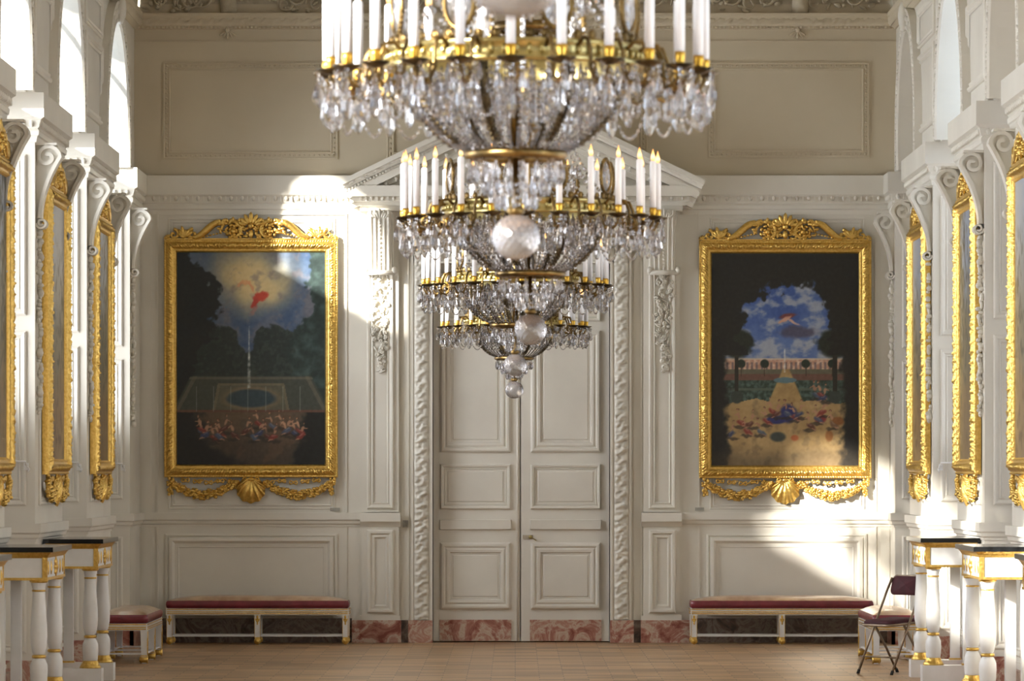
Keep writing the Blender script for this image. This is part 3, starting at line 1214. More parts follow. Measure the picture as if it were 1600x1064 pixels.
def paint2(u, v):
    n1 = nz(u, v, 5, 11.0); n2 = nz(u, v, 15, 15.0); n3 = nz(u, v, 42, 19.0, 2)
    c = mix((58, 84, 142), (92, 114, 160), sstep(.8, .5, v) + .5 * n1)
    c = mix(c, (172, 172, 172), sstep(-.1, .6, nz(u, v * 1.6, 9, 44.0) + .5 * n1 + .4 * sstep(.64, .48, v)) * .75)
    c = rblob(c, (76, 74, 92), u + .04 * n2, v + .02 * n1, .6, .63, .15, .045, .1, .9)
    wu = u + .02 * n2; wv = v + .01 * n1
    c = rblob(c, (120, 58, 50), wu, wv, .52, .70, .07, .02, .15, .9)
    c = rblob(c, (200, 152, 126), wu, wv, .50, .685, .05, .012, .5, .9)
    c = rblob(c, (206, 164, 138), wu, wv, .55, .675, .06, .010, -.35, .9)
    c = rblob(c, (196, 146, 120), wu, wv, .47, .672, .02, .008, .3, .9)
    # long low pavilion
    if .455 < v < .505:
        c = mix((176, 132, 110), (206, 176, 150), n3 + .4)
        if (u * 30) % 1 < .45 and v < .488: c = mix(c, (96, 84, 88), .7)
        if v > .498: c = (190, 172, 150)
    if .43 < v <= .455: c = (96, 92, 74)
    if .40 < v <= .43: c = (104, 74, 62)
    if v <= .40:
        c = mix((44, 58, 50), (72, 92, 84), n3 * 1.2 + .4)
        if abs(v - .36) < .005: c = (78, 90, 78)
    # path
    if v < .455:
        w = .022 + (.455 - v) * .62
        t = sstep(-.008, .008, w - abs(u - .505)) * sstep(.34, .36, v + 1 - 0) 
        c = mix(c, mix((150, 122, 78), (172, 144, 96), n2 + .5), sstep(-.008, .008, w - abs(u - .505)))
    if v < .30 + .02 * n1:
        c = mix((156, 128, 84), (176, 148, 102), n1 + .5)
        c = mix(c, (106, 90, 66), sstep(.0, .7, n2) * .5)
    c = blob(c, (90, 116, 124), u, v, .5, .402, .082, .014, .1)
    if .44 < v < .55: c = mix(c, (206, 206, 198), (.6 + .5 * n3) * (1 - sstep(.2, 1.0, abs(u - .497) / .008)))
    # tub trees
    for tu in (.2, .36, .64, .82):
        c = blob(c, (34, 44, 36), u, v, tu, .48, .032, .022, .2)
        if abs(u - tu) < .003 and .42 < v < .47: c = (60, 50, 40)
    for tu, tw in ((.17, .13), (.84, .13)):
        c = blob(c, (32, 38, 30), u, v, tu, .575, tw * (1 + .3 * n2), .075, .25)
        if abs(u - tu) < .014 and .33 < v < .52: c = (40, 38, 32)
        if v < .35: c = blob(c, (50, 58, 54), u, v, tu, .325, .045, .035, .2)
    # figures and drapery
    c = blob(c, (36, 42, 96), u, v, .52, .245, .06 + .02 * n2, .05)
    c = blob(c, (40, 46, 100), u, v, .44, .215, .08, .022)
    c = blob(c, (130, 46, 50), u, v, .74, .22, .045, .022)
    c = blob(c, (130, 84, 46), u, v, .86, .21, .05, .022)
    c = blob(c, (128, 84, 44), u, v, .80, .14, .03, .03)
    c = blob(c, (60, 66, 62), u, v, .45, .135, .06, .026)
    c = blob(c, (176, 100, 60), u, v, .565, .13, .03, .016)
    for (fu, fv, k) in FIG2: c = figure(c, u, v, fu, fv, k)
    # dark arch of trees
    d = sqrt(((u - .5) / (.31 + .08 * n1 + .07 * n2)) ** 2 + ((v - .60) / (.25 + .05 * n1 + .05 * n2)) ** 2)
    if v > .52: c = mix(c, (26, 27, 25), sstep(.93, 1.05, d))
    edge = .12 + .03 * n2 + .03 * n1
    if v <= .60: c = mix(c, (24, 25, 25), sstep(-.02, .03, edge - min(u, 1 - u)))
    c = mix(c, (70, 60, 48), .5 * (1 - sstep(.03, .12, v + .03 * n1)))
    return tuple(max(0, x + 7 * n3) for x in c)


def paint3(u, v):
    n1 = nz(u, v, 4, 31.0); n2 = nz(u, v, 12, 35.0)
    c = mix((120, 112, 92), (150, 158, 170), sstep(.4, .95, v + .2 * n1))
    c = mix(c, (60, 58, 46), sstep(.05, .3, n2 + .6 * (abs(u - .5) - .25)) * sstep(.95, .6, v))
    c = mix(c, (142, 112, 74), sstep(.42, .3, v + .1 * n1) * .7)
    c = mix(c, (90, 66, 48), sstep(.1, .35, n2) * sstep(.3, .1, v))
    return tuple(max(0, x) for x in c)


def paint4(u, v):
    n1 = nz(u, v, 4, 61.0); n2 = nz(u, v, 12, 65.0)
    c = mix((104, 96, 74), (128, 140, 158), sstep(.5, .9, v + .25 * n1))
    c = mix(c, (44, 46, 38), sstep(.0, .25, n2 + .8 * (abs(u - .5) - .22)))
    c = mix(c, (124, 98, 66), sstep(.36, .25, v + .1 * n1) * .7)
    return tuple(max(0, x) for x in c)


def canvas(T, w, h, fn, parent, nu, nv, c=.03):
    vs = []; fs = []; cols = []
    for j in range(nv + 1):
        for i in range(nu + 1):
            u = i / nu; v = j / nv
            vs.append((-w / 2 + w * u, h * v, c)); cols.append(fn(u, v))
    for j in range(nv):
        for i in range(nu):
            k = j * (nu + 1) + i
            fs.append((k, k + 1, k + nu + 2, k + nu + 1))
    mb = MB(T); mb.add(vs, fs)
    mb.box(-w / 2, w / 2, 0, h, .004, c - .003)
    o = mb.build('canvas', M['canvas'], parent)
    a = o.data.color_attributes.new('Col', 'FLOAT_COLOR', 'POINT')
    buf = []
    for cc in cols: buf += list(srgb(min(255, cc[0]), min(255, cc[1]), min(255, cc[2])))
    buf += list(srgb(30, 26, 22)) * 8
    a.data.foreach_set('color', buf)
    return o


def rose(mb, u, v, c, r):
    mb.ell((u, v, c), (r * .4, r * .4, r * .5), 7, 5)
    for k in range(5):
        a = 2 * pi * k / 5
        mb.ell((u + r * .45 * cos(a), v + r * .45 * sin(a), c - r * .05), (r * .3, r * .22, r * .35), 6, 4, R=Matrix.Rotation(a + pi / 2, 4, 'Z'))
    for k in range(8):
        a = 2 * pi * k / 8 + .3
        mb.ell((u + r * .85 * cos(a), v + r * .85 * sin(a), c - r * .25), (r * .36, r * .24, r * .25), 6, 4, R=Matrix.Rotation(a + pi / 2, 4, 'Z'))


def leafb(mb, u, v, c, ln, wd, ang, th=.014):
    mb.ell((u + cos(ang) * ln / 2, v + sin(ang) * ln / 2, c), (ln / 2, wd / 2, th), 7, 5, R=Matrix.Rotation(ang, 4, 'Z'))


def spiral(mb, u, v, c, r, a0, turns, sgn, rad0, n=22, L=None):
    pts = []; rads = []
    for i in range(n):
        t = i / (n - 1)
        a = a0 + sgn * turns * 2 * pi * t
        q = r * (1 - .85 * t)
        pts.append((u + q * cos(a), v + q * sin(a), c + .01 * t)); rads.append(rad0 * (1 - .5 * t))
    mb.tube(pts, rads, 7)
    return pts[0]


def make_painting(W, H, fw, fn, nu, nv, label, group, T, name='framed_painting', hi=True):
    """built in local frame: x along, y up, z out; T places it"""
    root = thing(name, label, 'painting', (0, 0, 0), 0, group)
    root.matrix_world = T
    prof = [(0, 0), (0, .05), (.006, .058), (.014, .058), (.02, .05), (.026, .058), (.036, .072), (.048, .082), (.06, .085),
            (.072, .082), (.084, .07), (.092, .056), (.1, .056), (.106, .052), (.112, .058), (.118, .052), (fw, .034), (fw, .02)]
    def carve(s, o, e):
        if .026 < o < .092:
            w = (o - .026) / .066
            corner = math.exp(-(e / .09) ** 2)
            return .024 * carve_pat(s, w, .085) + .006 * sin(s * 2 * pi / .03) * sin(pi * w) - .008 + .012 * corner * cos(w * 9)
        if .003 < o <= .02: return .004 * sin(s * 2 * pi / .026)
        if .108 < o < .116: return .006 * sin(s * 2 * pi / .02)
        return 0
    mb = MB()
    mb.ring(-W / 2, W / 2, 0, H, prof, 0, .0075 if hi else .015, carve)
    mb.build('gilded_frame', M['gold'], root)
    canvas(ID @ Matrix.Translation((0, fw, 0)), W - 2 * fw, H - 2 * fw, fn, root, nu, nv)
    # crest
    mb = MB()
    k0 = W / 1.8
    mb.box(-W / 2 + .03, W / 2 - .03, H - .004, H + .014, .0, .05)
    Lc = Matrix.Translation((0, H, 0)) @ Matrix.Diagonal((k0, 1, 1, 1))
    mb.T = Lc
    for s in (-1, 1):
        # large arm sweeping up from the outside to the crown
        pts = []; rads = []
        for i in range(22):
            t = i / 21
            u = .60 - .36 * t; v = .025 + .155 * sstep(.05, .75, t) - .01 * sstep(.8, 1, t)
            pts.append((s * u, v, .04)); rads.append(.018 + .02 * sin(pi * min(1, t * .9 + .1)))
        mb.tube(pts, rads, 8)
        for i in range(9):
            t = .25 + .08 * i
            u = .60 - .36 * t; v = .025 + .155 * sstep(.05, .75, t)
            leafb(mb, s * u, v - .005, .055, .07, .04, (pi / 2 + s * (.9)) if i % 2 else (pi / 2 - s * 1.9), .016)
        for i in range(7):     # beaded husks below the arm
            t = i / 6
            mb.ell((s * (.52 - .2 * t), .02 + .05 * t, .045), (.016, .012, .014), 6, 4)
        # rose with curling volute
        rose(mb, s * .185, .085, .06, .08)
        spiral(mb, s * .185, .085, .04, .115, pi / 2 - s * .3, .8, s, .026)
        # arch over the rose
        pts = [(s * (.185 + .125 * cos(a)), .085 + .115 * sin(a), .04) for a in [pi * q / 14 for q in range(0, 15)]]
        mb.tube(pts, .016, 7)
        for q in range(7):
            a = pi * (q + .5) / 7
            leafb(mb, s * (.185 + .12 * cos(a)), .085 + .10 * sin(a), .055, .055, .034, a if s > 0 else pi - a, .014)
        # outer scroll groups
        spiral(mb, s * .80, .055, .035, .055, pi / 2, 1.1, s, .02)
        spiral(mb, s * .60, .06, .035, .055, pi / 2, 1.1, -s, .02)
        for q in range(6):
            leafb(mb, s * (.68 + .006 * q), .012, .05, .10 + .02 * (q % 3), .045, pi / 2 + s * (q - 2.5) * .38, .016)
        for q in range(5):
            leafb(mb, s * (.86), .01, .04, .05, .02, pi / 2 - s * (q - 1) * .5, .012)
        for q in range(14):
            mb.ell((s * (.03 + .12 * random.random()), .02 + .1 * random.random(), .05), (.02, .014, .014), 6, 4)
        for q in range(16):
            leafb(mb, s * random.uniform(.06, .34), random.uniform(.01, .15), .05, random.uniform(.04, .08), .03, random.uniform(0, pi), .016)
        for q in range(20):
            mb.ell((s * random.uniform(.5, .86), random.uniform(.01, .06), .04), (random.uniform(.01, .022), .01, .014), 6, 4)
    for k in range(-3, 4):     # palmette
        leafb(mb, k * .014, .15, .06, .145 - .014 * abs(k), .05, pi / 2 - k * .42, .018)
    mb.ell((0, .14, .07), (.035, .03, .03), 8, 5)
    mb.ell((0, .06, .06), (.03, .05, .03), 8, 5)
    mb.build('carved_crest', M['gold'], root)
    # lower garland
    rr = random.Random(5)
    for s in (-1, 1):
        mb = MB()
        for i in range(120):
            t = (i + .5) / 120
            u = (.83 - .70 * t) * k0
            v = -.055 - .135 * (1 - (2 * t - 1) ** 2) + .02 * t
            wd = .022 + .026 * sin(pi * t)
            du, dv = rr.uniform(-.01, .01), rr.uniform(-wd, wd)
            r = rr.uniform(.015, .026)
            if i % 9 == 4: rose(mb, s * (u + du), v + dv * .5, .05, .04)
            else: mb.ell((s * (u + du), v + dv, .035 + rr.uniform(0, .02)), (r, r * .8, r), 6, 4)
        for i in range(34):    # tassel of flowers at the end
            t = i / 34
            mb.ell((s * (.835 * k0 + rr.uniform(-.035, .035) * (1 - .3 * t)), -.01 - .17 * t, .035 + rr.uniform(0, .02)), (rr.uniform(.012, .022),) * 3, 6, 4)
        # ribbon
        for q in range(5):
            uu = (.68 - .12 * q) * k0
            mb.tube([(s * (uu + .04 * cos(a)), -.03 - .02 * sin(a * 2) - .012 * q % .03, .03) for a in [2 * pi * w_ / 10 for w_ in range(10)]], .009, 5, closed=True)
        for q in range(10):
            mb.ell((s * (.2 + .5 * rr.random()) * k0, -.022 - .03 * rr.random(), .03), (.026, .009, .012), 6, 4, R=Matrix.Rotation(rr.uniform(-.6, .6), 4, 'Z'))
        mb.build('flower_garland', M['gold'], root)
    # shell
    mb = MB()
    vs = []; fs = []
    nr, na = 8, 60
    for j in range(nr + 1):
        for i in range(na + 1):
            a = radians(-82 + 164 * i / na)
            q = j / nr
            r = .262 * (cos(a) ** .75) * q * (1 + .025 * cos(a * 19))
            h = .025 + .055 * sin(pi * min(1, q * .85 + .1)) + .012 * q * cos(a * 19)
            vs.append((r * sin(a) * 1.04, -.005 - r * cos(a), h))
    for j in range(nr):
        for i in range(na):
            k = j * (na + 1) + i
            fs.append((k, k + na + 1, k + na + 2, k + 1))
    mb.smooth = True
    mb.add(vs, fs)
    mb.smooth = False
    mb.ell((0, -.02, .05), (.05, .02, .03), 8, 5)
    for s in (-1, 1): spiral(mb, s * .06, -.02, .04, .03, -pi / 2, 1.1, s, .01)
    mb.build('scallop_shell', M['gold'], root)
    return root


make_painting(271 / S, 371 / S, 20 / S, paint1, 190, 270,
              'gilt-framed oil painting of a fountain basin under a glowing cloudy sky, left of the door', 'large gilt-framed garden paintings on the end wall',
              FE @ Matrix.Translation((ax(392.5), az(746), 0.012)))
make_painting(269 / S, 371 / S, 20 / S, paint2, 190, 270,
              'gilt-framed oil painting of a blue sky framed by black trees, right of the door', 'large gilt-framed garden paintings on the end wall',
              FE @ Matrix.Translation((ax(1226.5), az(747.5), 0.012)))

SIDEP = [
    (FL, 44.05, 45.78, paint4, 'gilt-framed painting on the left wall, the one nearest the end wall'),
    (FL, 39.58, 41.33, paint3, 'gilt-framed painting on the left wall, middle of the three seen edge-on'),
    (FL, 34.90, 36.66, paint4, 'gilt-framed painting on the left wall, cut off by the left edge of the view'),
    (FR, 45.08, 46.85, paint3, 'gilt-framed painting on the right wall, the one nearest the end wall and folding chair'),
    (FR, 40.20, 41.92, paint4, 'gilt-framed painting on the right wall, middle of the three seen edge-on'),
    (FR, 35.55, 37.30, paint3, 'gilt-framed painting on the right wall, cut off by the right edge of the view'),
]
for (T, a, b, fn, lab) in SIDEP:
    make_painting(b - a, 2.39, .13, fn, 60, 90, lab, 'gilt-framed paintings on the side walls',
                  T @ Matrix.Translation(((a + b) / 2, 1.755, .008)), hi=False)

# ------------------------------------------------------------------ furniture
def make_bench():
    """length along x 1.88, depth y 0.44 ; origin at the floor centre; front = -y"""
    root = thing('bench', '', 'bench')
    Lh, Dh = .94, .22
    mb = MB()
    mb.box(-Lh, Lh, -Dh, Dh, .305, .37)
    mb.build('seat_rail', M['white'], root)
    mb = MB()
    for y, s in ((-Dh, -1), (Dh, 1)):
        for z in (.318, .336, .362):
            mb.box(-Lh + .01, Lh - .01, min(y, y + s * .006), max(y, y + s * .006), z - .0048, z + .0048)
    for x, s in ((-Lh, -1), (Lh, 1)):
        for z in (.318, .336, .362):
            mb.box(min(x, x + s * .006), max(x, x + s * .006), -Dh + .01, Dh - .01, z - .0048, z + .0048)
    mb.build('gilt_line', M['gold'], root)
    # cushion
    mb = MB()
    nx, ny = 30, 10
    rr = random.Random(3)
    vs = []; fs = []
    for j in range(ny + 1):
        for i in range(nx + 1):
            u = i / nx * 2 - 1; v = j / ny * 2 - 1
            h = .45 + .052 * (1 - abs(u) ** 6) * (1 - abs(v) ** 4) + .004 * noise.noise(Vector((u * 6, v * 2, 1)))
            vs.append((u * (Lh - .012), v * (Dh - .008), h))
    for j in range(ny):
        for i in range(nx):
            k = j * (nx + 1) + i
            fs.append((k, k + 1, k + nx + 2, k + nx + 1))
    mb.smooth = True; mb.add(vs, fs)
    tp = mb.build('cushion_cover_top', M['plastic'], root)
    mb = MB()
    ring = []
    for i in range(nx + 1): ring.append((-1 + 2 * i / nx, -1))
    for j in range(1, ny + 1): ring.append((1, -1 + 2 * j / ny))
    for i in range(1, nx + 1): ring.append((1 - 2 * i / nx, 1))
    for j in range(1, ny): ring.append((-1, 1 - 2 * j / ny))
    vs = []; fs = []
    lev = [(.372, -.004), (.38, .008), (.41, .014 ), (.436, .010), (.4505, 0)]
    n = len(ring)
    for (z, o) in lev:
        for k, (u, v) in enumerate(ring):
            w = .003 * noise.noise(Vector((u * 7, v * 7, z * 30)))
            vs.append((u * (Lh - .012 + o + w), v * (Dh - .008 + o + w), z))
    for l in range(len(lev) - 1):
        for k in range(n):
            q = (k + 1) % n
            fs.append((l * n + k, l * n + q, (l + 1) * n + q, (l + 1) * n + k))
    fs.append(tuple(range(n))[::-1])
    mb.smooth = True; mb.add(vs, fs)
    mb.build('cushion', M['velvet'], root)
    for y in (-Dh + .03, Dh - .03):
        for x in (-Lh + .035, 0, Lh - .035):
            mb = MB()
            w0, w1 = .033, .026
            vs = [];
            for z, w in ((.06, w1), (.305, w0)):
                vs += [(x - w, y - w, z), (x + w, y - w, z), (x + w, y + w, z), (x - w, y + w, z)]
            mb.add(vs, [(0, 3, 2, 1), (4, 5, 6, 7), (0, 1, 5, 4), (1, 2, 6, 5), (2, 3, 7, 6), (3, 0, 4, 7)])
            mb.box(x - .022, x + .022, y - .022, y + .022, .0, .06)
            lg = mb.build('leg', M['white'], root)
            mb = MB()
            s = -1 if y < 0 else 1
            Rx = Matrix.Translation((x, y, .036)) @ Matrix.Rotation(pi / 2, 4, 'X')
            mb.lathe([(0, -.036), (.03, -.036), (.036, -.03), (.036, .03), (.03, .036), (.02, .034), (.014, .044), (0, .046)], 16, Rx)
            mb.lathe([(.022, .036), (.026, .04), (.022, .044)], 14, Rx)
            mb.box(x - .03, x + .03, y - .03, y + .03, .066, .076)
            for q in range(4):
                mb.ell((x, y + s * .032, .285 - .022 * q), (.013 - .0015 * q, .006, .018), 6, 4)
            for dx in (-1, 1):
                mb.ell((x + dx * .012, y + s * .032, .25), (.008, .005, .022), 6, 4, R=Matrix.Rotation(dx * .4, 4, 'Y'))
                mb.box(x + dx * .029 - .002, x + dx * .029 + .002, y + s * .028, y + s * .034, .08, .30)
            mb.build('gilt_foot', M['gold'], lg)
    mb = MB()
    for y in (-Dh + .03, Dh - .03):
        mb.box(-Lh + .06, Lh - .06, y - .012, y + .012, .082, .098)
    for x in (-Lh + .035, 0, Lh - .035):
        mb.box(x - .012, x + .012, -Dh + .05, Dh - .05, .082, .098)
    mb.build('stretcher', M['white'], root)
    return root


bench = make_bench()
index_kids()
bench['group'] = 'low white and gilt benches with crimson cushions'
BEN = [
    ((ax(407), 49.62, 0), 0, 'long crimson-cushioned white and gilt bench against the end wall, left of the door'),
    ((ax(1217), 49.62, 0), 0, 'long crimson-cushioned white and gilt bench against the end wall, right of the door'),
    ((-3.63, 45.42, 0), -pi / 2, 'crimson-cushioned bench along the left wall, seen end-on beside the column tables'),
    ((3.53, 45.34, 0), pi / 2, 'crimson-cushioned bench along the right wall, seen end-on behind the folding chair'),
]
for i, (loc, rz, lab) in enumerate(BEN):
    o = bench if i == 0 else copy_tree(bench)
    o.location = loc; o.rotation_euler = (0, 0, rz); o['label'] = lab


def make_table():
    """console table; length along y 1.5, x = 0 at the wall side, +x to the room (0.50 deep)"""
    root = thing('console_table', '', 'table')
    Ly = .75; X1 = .50
    mb = MB()
    mb.box(0, X1, -Ly, Ly, 1.183, 1.22)
    mb.build('marble_top', M['black'], root)
    mb = MB()
    mb.box(.02, X1 - .055, -Ly + .06, Ly - .06, .985, 1.15)
    mb.build('apron', M['white'], root)
    mb = MB()
    # gilt cavetto under the top and bottom moulding
    vs = []
    a0, a1, b0, b1 = .02, X1 - .05, -Ly + .055, Ly - .055
    for z, q in ((1.14, 0), (1.15, .008), (1.165, .016), (1.183, .034)):
        vs += [(a0, b0 - q, z), (a1 + q, b0 - q, z), (a1 + q, b1 + q, z), (a0, b1 + q, z)]
    fs = [(0, 3, 2, 1)]
    for l in range(3):
        for k in range(4):
            q = (k + 1) % 4
            fs.append((l * 4 + k, l * 4 + q, l * 4 + 4 + q, l * 4 + 4 + k))
    fs.append((12, 13, 14, 15))
    mb.add(vs, fs)
    mb.box(.02, X1 - .045, -Ly + .05, Ly - .05, .975, .995)
    for x in (.02, X1 - .085):     # corner framing on the end faces
        for y, s in ((-Ly + .06, -1), (Ly - .06, 1)):
            mb.box(x, x + .03, min(y, y + s * .008), max(y, y + s * .008), .99, 1.145)
    for y in (-Ly + .06, Ly - .085):
        mb.box(X1 - .055, X1 - .048, y, y + .025, .99, 1.145)
    mb.build('gilt_moulding', M['gold'], root)
    # long frieze: flutes and rosettes on the room side
    for k, y in enumerate((-.56, -.34, 0, .34, .56)):
        mb = MB()
        if k == 2:
            for q in range(8):
                a = 2 * pi * q / 8
                mb.ell((X1 - .052, y + .075 * cos(a), 1.065 + .036 * sin(a)), (.012, .045, .018), 6, 4, R=Matrix.Rotation(a, 4, 'X'))
            mb.ell((X1 - .047, y, 1.065), (.018, .05, .03), 8, 5)
            mb.ell((X1 - .052, y, 1.11), (.008, .012, .03), 6, 4); mb.ell((X1 - .052, y, 1.02), (.008, .012, .03), 6, 4)
            mb.build('rosette', M['gold'], root)
        else:
            mb.ell((X1 - .054, y, 1.065), (.01, .028, .055), 8, 5)
            mb.build('flute', M['gold'], root)
    PR = [(0, .20), (.056, .20), (.062, .23), (.066, .30), (.064, .35), (.05, .385), (.038, .40), (.038, .425), (.048, .44), (.06, .50), (.063, .56), (.061, .64),
          (.054, .74), (.048, .84), (.046, .895), (.048, .92), (.056, .95), (.06, .975), (0, .975)]
    for y in (-Ly + .16, Ly - .16):
        mb = MB()
        Lc = Matrix.Translation((X1 - .12, y, 0))
        mb.lathe(PR, 24, Lc)
        cl = mb.build('column', M['white'], root)
        mb = MB()
        mb.lathe([(.038, .398), (.05, .402), (.053, .411), (.05, .42), (.038, .425)], 20, Lc)
        mb.build('gilt_ring', M['gold'], cl)
        mb = MB()
        mb.lathe([(.046, .89), (.052, .893), (.052, .90), (.046, .905)], 20, Lc)
        mb.build('gilt_ring', M['gold'], cl)
        mb = MB()
        mb.lathe([(.055, .955), (.068, .962), (.07, .975), (0, .976)], 20, Lc)
        mb.build('capital', M['gold'], cl)
        mb = MB()
        mb.lathe([(.056, .215), (.066, .205), (.066, .195), (.078, .178), (.086, .165), (.09, .15), (0, .15)][::-1], 24, Lc)
        mb.build('column_base', M['gold'], cl)
        mb = MB()
        mb.box(.02, X1 - .02, y - .11, y + .11, 0, .15)
        mb.build('plinth', M['white'], root)
        mb = MB()
        mb.box(.05, .13, y - .045, y + .045, .16, .98)
        mb.box(.062, .118, y - .049, y - .045, .25, .93)
        pp = mb.build('rear_post', M['white'], root)
        mb = MB()
        mb.box(.04, .14, y - .055, y + .055, .15, .165)
        mb.build('gilt_base', M['gold'], pp)
    return root


table = make_table()
table['group'] = 'white and gilt console tables with black marble tops'
index_kids()
TAB = [
    (-1, 40.36, 'black-topped column table on the left, nearest the end wall and the bench'),
    (-1, 36.06, 'black-topped column table on the left, middle of the three overlapping'),
    (-1, 31.68, 'black-topped column table cut off by the left edge of the view'),
    (1, 41.0, 'black-topped column table on the right, in front of the folding chair'),
    (1, 36.35, 'black-topped column table on the right, second from the folding chair'),
    (1, 31.95, 'black-topped column table cut off by the right edge of the view'),
]
for i, (s, y, lab) in enumerate(TAB):
    o = table if i == 0 else copy_tree(table)
    o.location = (s * (WX - .01), y, 0); o.rotation_euler = (0, 0, 0 if s < 0 else pi); o['label'] = lab


# folding chair
def make_chair():
    root = thing('folding_chair', 'folding chair with taupe metal tubes and dark maroon pads, standing by the right-hand bench', 'chair',
                 (3.325, 42.25, 0), radians(-50))
    # local: faces -x?  front = -y
    w = .21
    for s in (-1, 1):
        mb = MB()
        pts = [(s * w, -.22, .012), (s * w, -.02, .42), (s * w, .14, .74), (s * (w - .02), .18, .84)]
        mb.tube(pts, .011, 8)
        l = mb.build('long_leg', M['chairmetal'], root)
        mb = MB(); mb.tube([(s * w, -.225, 0), (s * w, -.21, .035)], .014, 8)
        mb.build('rubber_foot', M['rubber'], l)
        mb = MB()
        mb.tube([(s * (w - .025), .23, .012), (s * (w - .025), .10, .22), (s * (w - .025), -.06, .45)], .011, 8)
        l = mb.build('rear_leg', M['chairmetal'], root)
        mb = MB(); mb.tube([(s * (w - .025), .238, 0), (s * (w - .025), .22, .035)], .014, 8)
        mb.build('rubber_foot', M['rubber'], l)
    mb = MB()
    mb.tube([(-w + .025, .16, .13), (w - .025, .16, .13)], .008, 6)
    mb.tube([(-w, -.15, .15), (w, -.15, .15)], .008, 6)
    mb.build('cross_bar', M['chairmetal'], root)
    # seat
    def rrect(hx, hy, r, n=6):
        o = []
        for cx, cy, a0 in ((hx - r, hy - r, 0), (-hx + r, hy - r, 90), (-hx + r, -hy + r, 180), (hx - r, -hy + r, 270)):
            for k in range(n + 1):
                a = radians(a0 + 90 * k / n); o.append((cx + r * cos(a), cy + r * sin(a)))
        return o
    Ls = Matrix.Translation((0, -.02, .45)) @ Matrix.Rotation(radians(4), 4, 'X')
    mb = MB(Ls); mb.prism(rrect(.2, .2, .07), -.018, .004)
    mb.tube([(x, y, -.006) for x, y in rrect(.2, .2, .07)], .012, 6, closed=True)
    st = mb.build('seat_pan', M['chairmetal'], root)
    mb = MB(Ls)
    R0 = rrect(.19, .19, .07)
    vs = []; fs = []
    for q, z in ((1, .004), (1.0, .02), (.93, .032), (.6, .036), (0.02, .036)):
        vs += [(x * q, y * q, z) for x, y in R0]
    n = len(R0)
    for l in range(4):
        for k in range(n):
            fs.append((l * n + k, l * n + (k + 1) % n, (l + 1) * n + (k + 1) % n, (l + 1) * n + k))
    mb.smooth = True; mb.add(vs, fs)
    mb.build('seat_pad', M['chairpad'], root)
    # backrest, slightly curved
    mb = MB()
    R0 = rrect(.205, .085, .06)
    Lb = Matrix.Translation((0, .165, .775)) @ Matrix.Rotation(radians(90 - 16), 4, 'X')
    vs = []; fs = []
    for q, z in ((.02, -.012), (.9, -.014), (1, -.004), (1, .008), (.92, .018), (.02, .02)):
        vs += [(x * q, y * q, z - .03 + .6 * (x * q) ** 2 * 1.0 * -1 + .03) for x, y in R0]
    for l in range(5):
        for k in range(n):
            fs.append((l * n + k, l * n + (k + 1) % n, (l + 1) * n + (k + 1) % n, (l + 1) * n + k))
    mb.smooth = True; mb.add(vs, fs, Lb)
    mb.build('backrest', M['chairpad'], root)
    mb = MB(Lb)
    mb.tube([(x * 1.03, y * 1.06, -.6 * x * x) for x, y in R0][:14], .009, 6)
    mb.build('backrest_tube', M['chairmetal'], root)
    return root


make_chair()

# small fixtures
def stay(T, y, lab):
    mb = MB(T @ frame((y, 0, 0), (0, 0, -1), (0, 1, 0), (-1, 0, 0)))
    z = 1.86
    mb.box(.05, .09, z - .07, z - .01, 0, .025)
    mb.tube([(.07, z - .03, .02), (.07, z, .05), (.20, z + .004, .05)], .008, 6)
    mb.tube([(.07, z - .03, .02), (.04, z - .06, .04), (.055, z - .085, .04)], .006, 6)
    tag(mb.build('shutter_stay', M['white']), lab, 'hook', 'white metal hooks on the window piers')


stay(FL, 48.70, 'small white metal hook on the left window pier closest to the end wall')
stay(FL, 43.80, 'small white metal hook on the left pier between the two far gilt frames')
stay(FL, 39.08, 'small white metal hook on the left pier beside the frame cut off by the view')
stay(FR, 44.92, 'small white metal hook on the right pier between the two far gilt frames')
mb = MB(FE)
mb.box(ax(629), ax(638), az(824), az(813), 0, .02)
for i in range(4):
    mb.ell((ax(631.5 + 4 * (i % 2)), az(816 + 5 * (i // 2)), .02), (.008, .008, .004), 6, 4)
tag(mb.build('wall_socket', M['plaque']), 'small square socket plate on the wall just left of the carved door frame', 'socket')
mb = MB(FE); mb.box(ax(516), ax(531), az(798.5), az(793.5), .012, .02)
tag(mb.build('painting_label', M['plaque']), 'tiny grey label plate below the right corner of the fountain painting', 'label', 'label plates')
mb = MB(FE); mb.box(ax(1086), ax(1100), az(798), az(793), .012, .02)
tag(mb.build('painting_label', M['plaque']), 'tiny grey label plate below the left corner of the black-tree painting', 'label', 'label plates')

# ------------------------------------------------------------------ chandeliers
NC = 24


def pendant(mb, p, ln, wd, n=6, L=None, ph=0.0):
    """faceted almond drop hanging from p"""
    x, y, z = p
    prof = [(0, -ln), (wd * .28, -ln * .93), (wd * .5, -ln * .72), (wd * .42, -ln * .45), (wd * .2, -ln * .15), (0, 0)]
    mb.lathe(prof, n, Matrix.Translation((x, y, z)) @ Matrix.Rotation(ph, 4, 'Z') @ Matrix.Diagonal((1, .6, 1, 1)), smooth=False)


def bead(mb, p, r, L=None, n=6):
    x, y, z = p
    mb.lathe([(0, -r), (r * .8, -r * .45), (r * .8, r * .45), (0, r)], n, Matrix.Translation((x, y, z)), smooth=False)


def lozenge(mb, p, d, r, ln):
    """bead elongated along direction d"""
    q = Vector(d).to_track_quat('Z', 'Y').to_matrix().to_4x4()
    mb.lathe([(0, -ln), (r, 0), (0, ln)], 5, Matrix.Translation(p) @ q, smooth=False)


